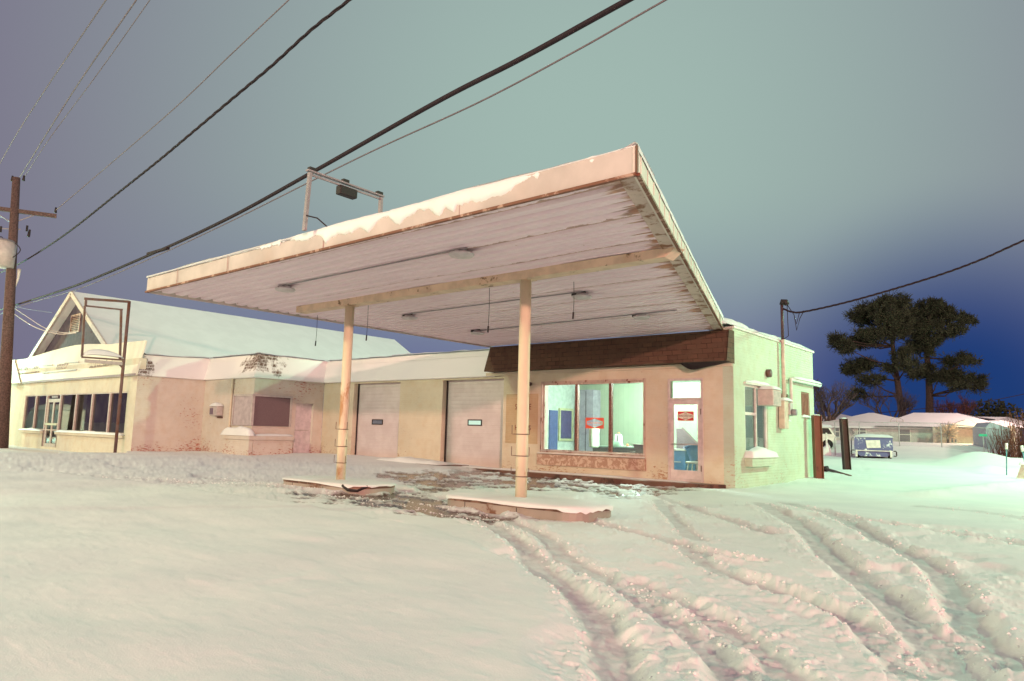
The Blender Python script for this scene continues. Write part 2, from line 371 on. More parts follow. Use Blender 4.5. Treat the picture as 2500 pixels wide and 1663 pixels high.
def mat_deck():
    """white corrugated steel with rust on the seams and at the free right hand edge"""
    mt, nt, b = newmat('corrugated_steel'); g = G(nt); v = g.geo(); q = g.sepx(v)
    st = g.N.new('ShaderNodeMapping'); g.L.new(v, st.inputs[0]); st.inputs['Scale'].default_value = (.35, 6.0, 1)
    s1 = g.noise(st.outputs[0], 2.0, 6, .6); s2 = g.noise(st.outputs[0], .7, 4, .6)
    base = g.mix(g.ramp(s1, .3, .7), c3(.82, .66, .74), c3(.77, .60, .68))
    # distance from the right edge line
    e = g.math('SUBTRACT', g.math('SUBTRACT', -7.94, g.math('MULTIPLY', g.math('SUBTRACT', q[1], 18.5), .345)), q[0])
    wv = g.noise(v, 3.5, 6, .65)
    f1 = g.ramp(g.math('ADD', g.ramp(e, .05, 1.15, .62, 0.0, False), g.math('MULTIPLY', g.math('SUBTRACT', s1, .5), 1.5)), .38, .52)
    f1b = g.ramp(g.math('ADD', g.ramp(e, .0, .38, .5, 0.0, False), g.math('MULTIPLY', wv, .6)), .58, .68)
    seam = g.math('ABSOLUTE', g.math('SUBTRACT', g.math('FRACT', g.math('DIVIDE', g.math('SUBTRACT', q[1], 6.35), 1.2)), .5))
    wid = g.math('MULTIPLY', g.ramp(e, 0.0, 9.0, 1.0, .12, False), g.ramp(wv, .4, .75, .25, 1.6))
    f2 = g.math('LESS_THAN', seam, g.math('MULTIPLY', wid, .075))
    sp = g.ramp(g.vor(v, 2.6), .035, .06, 1.0, 0.0)
    f = g.math('MAXIMUM', g.math('MAXIMUM', f1, f1b), g.math('MAXIMUM', g.math('MULTIPLY', f2, .85), g.math('MULTIPLY', sp, .6)))
    g.L.new(g.mix(g.math('MULTIPLY', f, .85), base, g.mix(g.ramp(wv, .3, .7), c3(.48, .20, .075), c3(.20, .085, .04))), b.inputs['Base Color'])
    b.inputs['Roughness'].default_value = .5
    g.L.new(g.bump(s2, .2, .01), b.inputs['Normal'])
    return mt
def mat_glass(name, tint=(1, 1, 1, 1), refl=1.0, dirt=.0):
    mt = bpy.data.materials.new(name); mt.use_nodes = True; nt = mt.node_tree; g = G(nt); g.N.clear()
    o = g.N.new('ShaderNodeOutputMaterial'); tr = g.N.new('ShaderNodeBsdfTransparent'); tr.inputs[0].default_value = tint
    gl = g.N.new('ShaderNodeBsdfGlossy'); gl.inputs['Roughness'].default_value = .02; gl.inputs[0].default_value = (refl, refl, refl, 1)
    fr = g.N.new('ShaderNodeFresnel'); fr.inputs[0].default_value = 1.5
    mx = g.N.new('ShaderNodeMixShader'); g.L.new(fr.outputs[0], mx.inputs[0]); g.L.new(tr.outputs[0], mx.inputs[1]); g.L.new(gl.outputs[0], mx.inputs[2])
    last = mx.outputs[0]
    if dirt:
        df = g.N.new('ShaderNodeBsdfDiffuse'); df.inputs[0].default_value = (.6, .6, .6, 1); m2 = g.N.new('ShaderNodeMixShader')
        g.L.new(g.ramp(g.noise(g.geo(), 1.5, 5), .3, .8, 0, dirt), m2.inputs[0]); g.L.new(last, m2.inputs[1]); g.L.new(df.outputs[0], m2.inputs[2]); last = m2.outputs[0]
    g.L.new(last, o.inputs[0]); return mt
def mat_emit(name, colr, s):
    mt = bpy.data.materials.new(name); mt.use_nodes = True; b = mt.node_tree.nodes['Principled BSDF']
    b.inputs['Base Color'].default_value = colr; b.inputs['Emission Color'].default_value = colr; b.inputs['Emission Strength'].default_value = s; return mt
def mat_doorpanel():
    mt, nt, b = newmat('garage_door_paint'); g = G(nt); q = g.sepx(g.geo())
    r = g.math('FRACT', g.math('DIVIDE', q[2], .145)); ln = g.ramp(r, .0, .10, 1, 0)
    n = g.noise(g.geo(), 2.2, 5)
    c = g.mix(g.ramp(n, .3, .7), c3(.66, .59, .60), c3(.58, .50, .51)); c = g.mix(g.math('MULTIPLY', ln, .25), c, c3(.35, .25, .25))
    c = g.mix(g.ramp(q[2], .1, .7, .45, 0), c, c3(.55, .36, .27))
    g.L.new(c, b.inputs['Base Color']); b.inputs['Roughness'].default_value = .5
    g.L.new(g.bump(g.math('SUBTRACT', 1.0, ln), .5, .01), b.inputs['Normal']); return mt
M = {}
M['snow'] = mat_snow(); M['ground'] = mat_ground()
M['facade'] = mat_brick('painted_brick_front', c3(.68, .60, .48), c3(.34, .15, .08), .30, .35, .6)
M['wingwall'] = mat_brick('painted_brick_wing', c3(.66, .60, .54), c3(.36, .10, .07), .62, .35, .9, 4.2)
M['sidewall'] = mat_brick('painted_brick_side', c3(.58, .66, .53), c3(.45, .30, .22), .55, .8, .1, 9.0)
M['storewall'] = mat_brick('painted_brick_store', c3(.72, .68, .56), c3(.45, .32, .2), .05, .15, .3, 2.0)
M['shingle'] = mat_shingle('brown_shingles')
M['shingle_snow'] = mat_shingle('snowed_shingles', 1.0, ((-30.0, 12.5, 4.2, 1.1, .3), (-26.3, 15.5, 4.3, 2.6, 1.6), (-20.2, 18.8, 4.4, .5, 2)))
M['deck'] = mat_deck()
M['fascia'] = rusty('fascia_paint', c3(.56, .48, .46), amount=.10, scale=2.2)
M['fascia_side'] = rusty('fascia_side_paint', c3(.66, .60, .54), amount=.45, scale=3.0, streak=(1, 1, .35))
M['beam'] = rusty('beam_paint', c3(.68, .50, .38), rust=c3(.13, .06, .025), amount=.5, scale=6)
M['column'] = rusty('column_paint', c3(.74, .62, .46), rust=c3(.45, .22, .10), amount=.7, scale=2.6, streak=(1, 1, .4))
M['rust'] = rusty('rusty_steel', c3(.15, .085, .08), rust=c3(.13, .05, .03), amount=.8, scale=5)
M['rustpost'] = rusty('rusty_post', c3(.20, .075, .04), rust=c3(.10, .035, .02), amount=.6, scale=3)
M['darkpost'] = rusty('dark_post', c3(.055, .03, .022), rust=c3(.10, .05, .03), amount=.5, scale=3)
M['steel'] = plain('galvanised_steel', c3(.27, .24, .26), .5, .1)
M['grey'] = plain('grey_paint', c3(.45, .40, .39), .6)
M['dark'] = plain('dark_rubber_and_shade', c3(.02, .012, .014), .6)  # black for rubber, also for blocks that stand in for shade
M['cable'] = plain('cable_black', c3(.022, .012, .018), .7, spec=.2)
M['cable2'] = plain('cable_grey', c3(.13, .10, .12), .6)
M['white'] = plain('white_trim', c3(.70, .66, .62), .55)
M['trim'] = rusty('peeling_trim', c3(.55, .42, .36), rust=c3(.20, .07, .05), amount=.62, scale=9, streak=(1, 1, .3))
M['mull'] = plain('red_brown_mullion', c3(.20, .09, .07), .6, scale=20, var=.4)
M['conc'] = rusty('stained_concrete', c3(.40, .30, .25), rust=c3(.14, .06, .035), amount=.7, scale=2.5, rough=.75)
M['curb'] = rusty('dark_wet_kerb', c3(.16, .075, .05), rust=c3(.06, .025, .016), amount=.8, scale=3, rough=.35)
M['island'] = rusty('island_kerb', c3(.38, .31, .27), rust=c3(.17, .07, .04), amount=.55, scale=2.4, rough=.6)
M['door'] = mat_doorpanel()
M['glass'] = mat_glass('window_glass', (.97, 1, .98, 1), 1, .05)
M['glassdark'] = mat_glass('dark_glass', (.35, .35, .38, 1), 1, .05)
M['wood'] = plain('old_wood', c3(.11, .065, .06), .8, scale=14, var=.4, bump=.4)
M['board'] = plain('grey_boards', c3(.09, .07, .10), .8, scale=5, var=.2)
M['interior'] = plain('interior_wall', c3(.62, .66, .60), .8)
M['panel'] = plain('interior_panelling', c3(.55, .60, .45), .7)
M['purple'] = plain('dim_purple_wall', c3(.38, .34, .40), .8)
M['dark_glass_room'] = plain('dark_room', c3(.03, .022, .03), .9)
M['blue'] = plain('blue_plastic', c3(.14, .30, .55), .4)
M['bluedoor'] = plain('blue_door', c3(.10, .13, .30), .5)
M['red'] = plain('red_sticker', c3(.62, .05, .05), .5)
M['cream'] = plain('cream_sticker', c3(.75, .72, .60), .5)
M['redtext'] = plain('faded_red_letters', c3(.17, .03, .02), .8)
M['orange'] = plain('orange_plastic', c3(.85, .28, .12), .5)
M['tube'] = mat_emit('fluorescent_tube', (.80, 1.0, .92, 1), 14)
M['bark'] = plain('bark', c3(.055, .032, .028), .9, scale=8, var=.4)
M['twig'] = plain('twigs', c3(.06, .045, .05), .9)
M['needles'] = plain('pine_needles', c3(.042, .046, .026), .9, scale=1.2, var=.5)
M['bush'] = plain('red_brown_twigs', c3(.13, .045, .035), .9, var=.5)
M['house'] = plain('pale_siding', c3(.50, .47, .47), .8)
M['housewarm'] = plain('warm_siding', c3(.62, .50, .42), .8)
M['green'] = plain('green_plastic', c3(.02, .14, .09), .5)
M['tarp'] = plain('blue_tarp', c3(.13, .15, .30), .5)
M['chain'] = plain('fence_wire', c3(.42, .42, .44), .5, .2)

# ------------------------------------------------------------------ mesh builder
def tagv(o, label=None, cat=None, group=None, kind=None):
    if label: o['label'] = label
    if cat: o['category'] = cat
    if group: o['group'] = group
    if kind: o['kind'] = kind
    return o
def thing(name, label, cat, loc=(0, 0, 0), group=None):
    o = bpy.data.objects.new(name, None); C.objects.link(o); o.location = tuple(loc); o.empty_display_size = .2
    return tagv(o, label, cat, group)
def wloc(o):
    v = Vector((0, 0, 0))
    while o is not None: v += o.location; o = o.parent
    return v
class MB:
    def __init__(s): s.v = []; s.f = []
    def add(s, vs, fs):
        k = len(s.v); s.v += [tuple(map(float, p)) for p in vs]; s.f += [tuple(i+k for i in f) for f in fs]; return s
    def box(s, x0, x1, y0, y1, z0, z1):
        return s.add([(x0,y0,z0),(x1,y0,z0),(x1,y1,z0),(x0,y1,z0),(x0,y0,z1),(x1,y0,z1),(x1,y1,z1),(x0,y1,z1)],
                     [(0,3,2,1),(4,5,6,7),(0,1,5,4),(1,2,6,5),(2,3,7,6),(3,0,4,7)])
    def beam(s, p, q, w, h, up=(0, 0, 1)):
        p = Vector(p); q = Vector(q); d = (q-p).normalized(); u = Vector(up)
        sd = d.cross(u)
        if sd.length < 1e-4: sd = d.cross(Vector((1, 0, 0)))
        sd.normalize(); u = sd.cross(d).normalized(); vs = []
        for e in (p, q):
            for a, b in ((-1,-1),(1,-1),(1,1),(-1,1)): vs.append(e+sd*a*w/2+u*b*h/2)
        return s.add(vs, [(0,1,2,3),(7,6,5,4),(0,4,5,1),(1,5,6,2),(2,6,7,3),(3,7,4,0)])
    def tube(s, pts, r, n=8, r1=None, cap=True):
        pts = [Vector(tuple(map(float, p))) for p in pts]; k = len(pts); ref = Vector((0, 0, 1)); rings = []
        prev = None
        for i, p in enumerate(pts):
            d = (pts[min(i+1, k-1)]-pts[max(i-1, 0)]).normalized()
            if prev is None:
                a = d.cross(ref)
                if a.length < .05: a = d.cross(Vector((1, 0, 0)))
            else: a = prev-d*prev.dot(d)
            a.normalize(); prev = a; b = d.cross(a)
            rr = r if r1 is None else r+(r1-r)*i/(k-1)
            rings.append([p+(a*math.cos(2*math.pi*j/n)+b*math.sin(2*math.pi*j/n))*rr for j in range(n)])
        vs = [q for rg in rings for q in rg]; fs = []
        for i in range(k-1):
            for j in range(n): fs.append((i*n+j, i*n+(j+1) % n, (i+1)*n+(j+1) % n, (i+1)*n+j))
        if cap: fs += [tuple(range(n-1, -1, -1)), tuple((k-1)*n+j for j in range(n))]
        return s.add(vs, fs)
    def quad(s, a, b, c, d): return s.add([a, b, c, d], [(0, 1, 2, 3)])
    def slab(s, a, b, c, d, t):           # quad with thickness t along its normal (backwards)
        a, b, c, d = map(lambda p: Vector(tuple(map(float, p))), (a, b, c, d)); n = (b-a).cross(d-a).normalized()*t
        return s.add([a, b, c, d, a-n, b-n, c-n, d-n], [(0,1,2,3),(7,6,5,4),(0,4,5,1),(1,5,6,2),(2,6,7,3),(3,7,4,0)])
    def prism(s, poly, z0, z1):
        n = len(poly); vs = [(p[0], p[1], z0) for p in poly]+[(p[0], p[1], z1) for p in poly]
        fs = [tuple(range(n-1, -1, -1)), tuple(range(n, 2*n))]+[(i, (i+1) % n, n+(i+1) % n, n+i) for i in range(n)]
        return s.add(vs, fs)
    def wall(s, axis, c0, c1, u0, u1, z0, z1, holes=()):
        """wall slab normal to axis between c0..c1, with rectangular openings (u0,u1,z0,z1)"""
        us = sorted({u0, u1, *[h[0] for h in holes], *[h[1] for h in holes]}); zs = sorted({z0, z1, *[h[2] for h in holes], *[h[3] for h in holes]})
        cells = [[not any(h[0] <= (us[i]+us[i+1])/2 <= h[1] and h[2] <= (zs[j]+zs[j+1])/2 <= h[3] for h in holes) for j in range(len(zs)-1)] for i in range(len(us)-1)]
        def P(u, c, z): return (u, c, z) if axis == 'y' else (c, u, z)
        nu, nz = len(us)-1, len(zs)-1
        for i in range(nu):
            for j in range(nz):
                if not cells[i][j]: continue
                a, b_, e, f = us[i], us[i+1], zs[j], zs[j+1]
                s.quad(P(a,c0,e), P(b_,c0,e), P(b_,c0,f), P(a,c0,f)); s.quad(P(b_,c1,e), P(a,c1,e), P(a,c1,f), P(b_,c1,f))
                if i == 0 or not cells[i-1][j]: s.quad(P(a,c1,e), P(a,c0,e), P(a,c0,f), P(a,c1,f))
                if i == nu-1 or not cells[i+1][j]: s.quad(P(b_,c0,e), P(b_,c1,e), P(b_,c1,f), P(b_,c0,f))
                if j == 0 or not cells[i][j-1]: s.quad(P(a,c0,e), P(a,c1,e), P(b_,c1,e), P(b_,c0,e))
                if j == nz-1 or not cells[i][j+1]: s.quad(P(a,c0,f), P(b_,c0,f), P(b_,c1,f), P(a,c1,f))
        return s
    def build(s, name, mat, parent=None, smooth=False, label=None, bevel=0, kind=None):
        me = bpy.data.meshes.new(name); off = wloc(parent) if parent else Vector((0, 0, 0))
        me.from_pydata([(v[0]-off.x, v[1]-off.y, v[2]-off.z) for v in s.v], [], s.f); me.update()
        if isinstance(mat, str): mat = M[mat]
        me.materials.append(mat)
        o = bpy.data.objects.new(name, me); C.objects.link(o)
        if parent: o.parent = parent
        if smooth: me.polygons.foreach_set('use_smooth', [True]*len(me.polygons))
        if bevel:
            bv = o.modifiers.new('bevel', 'BEVEL'); bv.width = bevel; bv.segments = 2; bv.limit_method = 'ANGLE'
        if label: o['label'] = label
        if kind: o['kind'] = kind
        return o
def heap(x0, x1, y0, y1, z, h, nx=24, ny=10, seed=0, droop=.0, power=.35):
    """a settled layer of snow on a rectangle: rounded edges, uneven top"""
    mb = MB(); vs = []; 
    for i in range(nx+1):
        for j in range(ny+1):
            u = i/nx; v = j/ny; x = x0+(x1-x0)*u; y = y0+(y1-y0)*v
            e = min(1, (4*u*(1-u))**power)*min(1, (4*v*(1-v))**power)
            n = float(fbm(np.array([x*1.7+seed]), np.array([y*1.7+seed*3]), 3)[0])
            vs.append((x, y, z+h*e*(.55+.8*n)))
    fs = [(i*(ny+1)+j, (i+1)*(ny+1)+j, (i+1)*(ny+1)+j+1, i*(ny+1)+j+1) for i in range(nx) for j in range(ny)]
    return mb.add(vs, fs)
def text_mesh(name, body, mat, parent, origin, xdir, zdir, size, depth=.004, width=None):
    cu = bpy.data.curves.new(name, 'FONT'); cu.body = body; cu.size = size; cu.extrude = depth; cu.align_x = 'CENTER'; cu.align_y = 'CENTER'
    o = bpy.data.objects.new(name, cu); C.objects.link(o)
    dg = bpy.context.evaluated_depsgraph_get(); dg.update(); me = bpy.data.meshes.new_from_object(o.evaluated_get(dg)); C.objects.unlink(o); bpy.data.objects.remove(o)
    X = Vector(xdir).normalized(); Z = Vector(zdir).normalized(); k = 1.0
    if width:
        xs = [v.co.x for v in me.vertices]; k = width/(max(xs)-min(xs))
    Nn = X.cross(Z); off = wloc(parent) if parent else Vector((0, 0, 0))
    for v in me.vertices:
        c = v.co.copy(); v.co = Vector(tuple(map(float, origin)))+X*c.x*k+Z*c.y+Nn*c.z-off
    me.materials.clear(); me.materials.append(M[mat]); r = bpy.data.objects.new(name, me); C.objects.link(r)
    if parent: r.parent = parent
    return r

# ================================================================== GROUND
def build_ground():
    rows = list(np.linspace(.8, 3.3, 16))+[998/q for q in np.arange(298, 22, -.8)]+list(np.geomspace(46, 900, 46))
    rows = np.array(rows)
    az = np.concatenate([np.radians(np.linspace(-180, -82, 60, endpoint=False)), np.radians(np.linspace(-82, 2, 1150, endpoint=False)), np.radians(np.linspace(2, 180, 110, endpoint=False))])
    A, R_ = np.meshgrid(az, rows, indexing='xy'); X = (R_*np.sin(A)); Y = (R_*np.cos(A))
    Z, wet, cut = ground(X.ravel(), Y.ravel())
    V = np.stack([X.ravel(), Y.ravel(), Z], 1); nr, na = X.shape
    i, j = np.meshgrid(np.arange(nr-1), np.arange(na), indexing='ij'); j2 = (j+1) % na
    F = np.stack([i*na+j, i*na+j2, (i+1)*na+j2, (i+1)*na+j], -1).reshape(-1, 4)[:, ::-1]
    V = np.vstack([V, [[0, 0, V[:na, 2].mean()]]]); cidx = len(V)-1
    tri = np.stack([np.full(na, cidx), (np.arange(na)+1) % na, np.arange(na)], 1)
    me = bpy.data.meshes.new('snow_ground'); nq = len(F); nt_ = len(tri)
    me.vertices.add(len(V)); me.vertices.foreach_set('co', V.ravel())
    me.loops.add(nq*4+nt_*3); me.loops.foreach_set('vertex_index', np.concatenate([F.ravel(), tri.ravel()]))
    me.polygons.add(nq+nt_); me.polygons.foreach_set('loop_start', np.concatenate([np.arange(nq)*4, nq*4+np.arange(nt_)*3]))
    me.polygons.foreach_set('loop_total', np.concatenate([np.full(nq, 4), np.full(nt_, 3)]))
    me.polygons.foreach_set('use_smooth', [True]*(nq+nt_)); me.update(calc_edges=True); me.validate()
    for nm, arr in (('wet', wet), ('cut', cut)):
        a = me.attributes.new(nm, 'FLOAT', 'POINT'); a.data.foreach_set('value', np.append(arr, 0).astype(np.float32))
    me.materials.append(M['ground']); o = bpy.data.objects.new('snow_ground', me); C.objects.link(o); o['kind'] = 'structure'
build_ground()

# loose crumbs of snow thrown up along the wheel ruts: nobody could count them
def build_crumbs():
    R_ = np.random.RandomState(8); base = [(1,0,0),(-1,0,0),(0,1,0),(0,-1,0),(0,0,1),(0,0,-1),(.6,.6,.6),(-.6,.6,.6),(.6,-.6,.6),(-.6,-.6,.6)]
    fs = [(4,6,0),(4,8,0)]; F0 = [(0,6,4),(6,2,4),(2,7,4),(7,1,4),(1,9,4),(9,3,4),(3,8,4),(8,0,4),(0,2,6),(2,1,7),(1,3,9),(3,0,8),(2,0,5),(1,2,5),(3,1,5),(0,3,5)]
    b = MB(); pts = []
    for P, hw, dep, rim in TRACKS:
        P = np.array([q[:2] for q in P]); seg = np.hypot(*np.diff(P, axis=0).T); tot = seg.sum(); n = int(min(tot, 22)*34)
        for k in range(n):
            i = R_.choice(len(seg), p=seg/tot); t = R_.rand(); p = P[i]+(P[i+1]-P[i])*t; d = (P[i+1]-P[i])/max(seg[i], 1e-6); o = R_.choice((-1, 1))*hw*(.75+abs(R_.normal(0, .45)))
            p = p+np.array([-d[1], d[0]])*o
            if 3.5 < np.hypot(*p) < 20: pts.append((p[0], p[1]))
    pts = np.array(pts); z = ground(pts[:, 0], pts[:, 1])[0]
    for (x, y), h in zip(pts, z):
        s_ = .007+.019*R_.rand()**3; q = R_.uniform(.6, 1.25, (10, 3)); V = np.array(base)*q*s_; a = R_.rand()*6.28; c_, n_ = math.cos(a), math.sin(a)
        V = np.stack([V[:, 0]*c_-V[:, 1]*n_+x, V[:, 0]*n_+V[:, 1]*c_+y, V[:, 2]*.8+h-s_*.05], 1); b.add(V.tolist(), F0)
    b.build('snow_crumbs', 'snow', None, True, kind='stuff')
build_crumbs()

# ================================================================== SERVICE STATION
FY = 18.5; XR = -7.66; XL = -16.3; YB = 25.3; ZB = -.1; ZR = 3.30
st = thing('service_station', 'cream painted brick service station with lit office window and two white roller doors', 'service station', (-14, FY, 0))
def X(px_, y_, Y=FY): return float(py(px_, y_, Y)[0])
def Zf(px_, y_, Y=FY): return float(py(px_, y_, Y)[2])
# office front wall
wx0, wx1 = X(1324, 1010), X(1575, 1010); wz0, wz1 = Zf(1450, 1108), Zf(1450, 932)
dx0, dx1 = X(1631, 1050), X(1717, 1050); dz0, dz1 = .16, Zf(1675, 924)
gy = FY+.12                                    # garage wall plane
g1 = (X(862, 1000, gy), X(975, 1000, gy)); g2 = (X(1079, 1000, gy), X(1234, 1000, gy)); gz1 = 3.22
b = MB(); b.wall('y', FY, FY+.3, g2[1], XR-.3, ZB, 4.25, [(wx0, wx1, wz0, wz1), (dx0, dx1, dz0, dz1)])
b.build('front_wall', 'facade', st)
b = MB(); b.wall('y', gy, gy+.3, -26.11, g2[1]-.001, ZB, 3.36, [(g1[0], g1[1], 0, gz1), (g2[0], g2[1]-.002, 0, gz1)]); b.build('garage_wall', 'facade', st)
# side wall with window openings
sy0, sy1, sz0, sz1 = 19.25, 20.95, .98, 2.88
h1 = (float(px(1902, 960, XR)[1]), float(px(1925, 960, XR)[1]), 1.95, 2.78)
h2 = (float(px(1956, 975, XR)[1]), float(px(1976, 975, XR)[1]), 2.12, 2.95)
b = MB(); b.wall('x', XR, XR-.3, FY, YB, ZB, 4.34, [(sy0, sy1, sz0, sz1), h1, h2]); b.build('side_wall', 'sidewall', st)
b = MB(); b.box(-26.2, XR-.31, YB-.3, YB, ZB, 4.2); b.build('back_wall', 'facade', st)
b = MB(); b.box(-26, XR-.31, FY+.35, YB-.31, 3.92, 4.05); b.build('roof', 'grey', st)
# parapet cap with snow
b = MB(); b.box(XR-.36, XR+.05, FY-.02, YB+.04, 4.342, 4.40); pc = b.build('parapet_cap', 'white', st)
hp = heap(XR-.38, XR+.06, FY-.25, YB+.04, 4.405, .11, 6, 40, 2, power=.2); hp.build('cap_snow', 'snow', pc, True); heap(XR-.9, XR+.05, FY-.5, FY+1.5, 4.40, .30, 12, 20, 22, power=.6).build('drift_snow', 'snow', pc, True)
heap(-26, XR-.4, FY+.3, YB-.3, 4.06, .25, 30, 14, 4).build('roof_snow', 'snow', st, True)
# wing walls (drive-in bay left of the garage)
b = MB(); b.wall('x', -26.12, -26.4, 15.32, gy-.001, ZB, 3.36, [(float(px(719, 1050, -26.12)[1]), float(px(762, 1050, -26.12)[1]), .1, float(px(740, 1000, -26.12)[2])+.26)])
b.wall('y', 15.32, 15.6, -30.12, -26.401, ZB, 3.36); b.build('wing_wall', 'wingwall', st)
# downpipe + soffit trims
b = MB(); b.tube([(X(563, 1000, 15.25), 15.25, 0), (X(563, 1000, 15.25), 15.25, 3.3)], .05); b.build('downpipe', 'facade', st, True)
# corner display window of the wing
cwz0, cwz1 = float(px(640, 1040, -26.0)[2]), float(px(640, 968, -26.0)[2])
b = MB(); xa = X(570, 1000, 15.25)
yb_ = float(px(712, 1000, -26.05)[1])
b.box(xa-.06, -26.02, 15.22, 15.30, cwz1, cwz1+.08); b.box(-26.10, -26.02, 15.30, yb_, cwz1, cwz1+.08)
b.box(xa-.06, xa+.02, 15.22, 15.30, cwz0, cwz1); b.box(-26.12, -26.02, 15.22, 15.32, cwz0, cwz1); b.box(-26.10, -26.02, yb_-.08, yb_, cwz0, cwz1)
cw = b.build('corner_window_frame', 'grey', st)
b = MB(); b.box(xa, -26.12, 15.26, 15.30, cwz0, cwz1); b.build('window_board', plain('pinkish_board', c3(.42,.36,.38), .7), cw)
b = MB(); b.box(-26.10, -26.06, 15.34, yb_-.08, cwz0, cwz1); b.build('window_screen', plain('dark_screen', c3(.16,.11,.12), .8, scale=40), cw)
b = MB(); b.box(xa-.35, -25.72, 15.0, 15.24, cwz0-.55, cwz0-.40); b.box(-26.04, -25.72, 15.24, yb_, cwz0-.55, cwz0-.40); sl = b.build('window_ledge', 'wingwall', st)
b = MB(); b.box(xa-.3, -25.8, 15.06, 15.22, ZB, cwz0-.56); b.box(-26.03, -25.8, 15.24, yb_-.02, ZB, cwz0-.56); b.build('bay_base', 'wingwall', st)
h_ = heap(xa-.38, -25.70, 14.96, 15.27, cwz0-.395, .36, 20, 8, 6); h_.build('ledge_snow', 'snow', sl, True)
heap(-26.06, -25.72, 15.25, yb_, cwz0-.395, .10, 6, 14, 7).build('ledge_snow', 'snow', sl, True)
# wing door
ya, yb2 = float(px(719, 1050, -26.12)[1]), float(px(762, 1050, -26.12)[1]); zt = float(px(740, 1000, -26.12)[2])+.26
dr = MB().box(-26.3, -26.24, ya, yb2, .1, zt).build('wing_door', plain('pale_wing_door', c3(.60,.53,.55), .6), st)
MB().box(-26.24, -26.225, ya+.05, yb2-.1, (zt+.1)/2-.02, (zt+.1)/2+.02).build('door_rail', 'grey', dr)
# wall lamp / box on the wing front
lx = X(531, 1000, 15.2)
b = MB(); b.box(lx-.30, lx+.28, 15.02, 15.30, Zf(531, 1015, 15.2), Zf(531, 992, 15.2)); bx_ = b.build('meter_box', 'grey', st, bevel=.02)
heap(lx-.33, lx+.31, 14.98, 15.33, Zf(531, 992, 15.2), .16, 8, 6, 3).build('box_snow', 'snow', bx_, True)
MB().box(lx-.27, lx-.02, 15.0, 15.02, Zf(531, 1012, 15.2), Zf(531, 997, 15.2)).build('box_window', plain('box_pane', c3(.16,.12,.17), .3), bx_)
MB().box(lx-.12, lx+.26, 15.26, 15.32, Zf(531, 1021, 15.2), Zf(531, 1017, 15.2)).build('bracket', 'rust', st)
# mansard over garage and wing
def mansard(P, name, mat, parent, zb=ZR, zt=4.28, out_=0.12, inn=.30, tz=None):
    mb = MB(); B = [(p[0]+out_, p[1]-out_, zb) for p in P]; T = [(p[0]-inn, p[1]+inn, (tz[i] if tz else zt)) for i, p in enumerate(P)]
    for i in range(len(P)-1):
        mb.slab(B[i], B[i+1], T[i+1], T[i], .06)
        a, c = B[i], B[i+1]; q = (P[i][0]-.1, P[i][1]+.1); r_ = (P[i+1][0]-.1, P[i+1][1]+.1)
        mb.slab((q[0], q[1], zb-.002), (r_[0], r_[1], zb-.002), (c[0], c[1], zb-.002), (a[0], a[1], zb-.002), .03)
    return mb.build(name, mat, parent), B, T
WP = [(-30.12, 15.12), (-26.12, 15.12), (-26.12, 18.62), (-16.35, 18.62)]
WP = [(-30.12, 15.32), (-26.12, 15.32), (-26.12, 18.62), (-16.35, 18.62)]
mo, Bm, Tm = mansard(WP, 'mansard_roof', 'shingle_snow', st)
def edge_snow(T, r, parent, seed):
    mb = MB()
    for i in range(len(T)-1):
        a = Vector(T[i]); c = Vector(T[i+1]); n = max(6, int((c-a).length*5)); pts = []
        vs = []; 
        for k in range(n+1):
            p = a.lerp(c, k/n); q = r*(.7+.8*float(fbm(np.array([p.x*1.5+p.y*1.5+seed]), np.array([seed*2.0]), 3)[0])); d = (c-a).normalized(); s_ = Vector((d.y, -d.x, 0))
            for t in (-1.1, -.6, 0, .7, 1.5): vs.append(p+s_*(-t)*.16+Vector((0, 0, q*(1-.35*t*t)-.05)))
        mb.add(vs, [(k*5+j, k*5+j+1, (k+1)*5+j+1, (k+1)*5+j) for k in range(n) for j in range(4)])
    return mb.build('edge_snow', 'snow', parent, True)
edge_snow(Tm, .10, mo, 5)
# soffit trim under it
# office mansard (bare shingles)
oz0, oz1 = 3.42, 4.27
b = MB(); b.slab((XL, 18.06, oz0), (XR, 18.06, oz0), (XR, 18.24, oz1), (XL+.1, 18.24, oz1), .05)
b.slab((XR+.004, 18.06, oz0), (XR+.004, 18.58, oz0-.05), (XR+.004, 18.58, oz1), (XR+.004, 18.24, oz1), .04)
b.slab((XL, 18.62, oz0), (XL, 18.06, oz0), (XL+.1, 18.24, oz1), (XL+.1, 18.62, oz1), .04)
b.slab((XL, 18.5, oz0), (XR, 18.5, oz0), (XR, 18.07, oz0), (XL, 18.07, oz0), .03)
om = b.build('office_mansard', 'shingle', st, label='bare dark brown shingled fascia above the office window')
b = MB(); K = 14
p0 = [X(1657+ (1776-1657)*k/K, 890, 18.10) for k in range(K+1)]
vs = []
for k in range(K+1):
    u = k/K; dr_ = .20*math.sin(math.pi*min(1, u*1.15)**.8)*(1 if u < .87 else .4)+.03*math.sin(9*u)
    dr_ = max(.01, dr_); vs += [(p0[k], 18.12, oz0-.002), (p0[k], 18.20, oz0-dr_), (p0[k], 18.45, oz0-dr_*.7)]
b.add(vs, [(k*3+j, (k+1)*3+j, (k+1)*3+j+1, k*3+j+1) for k in range(K) for j in range(2)]); b.build('torn_soffit', 'dark', om, True)
# white header band between the wall head and mansard at garage/office
b = MB(); b.box(XL-.25, XR-.02, FY-.05, FY-.002, 3.30, 3.40); b.build('header_board', 'facade', st)
# conduit + small lamp
b = MB(); b.tube([(X(1296, 938), FY-.02, Zf(1296, 938)), (X(1296, 938), FY-.14, Zf(1296, 938))], .06); b.build('wall_lamp', 'rust', st, True)
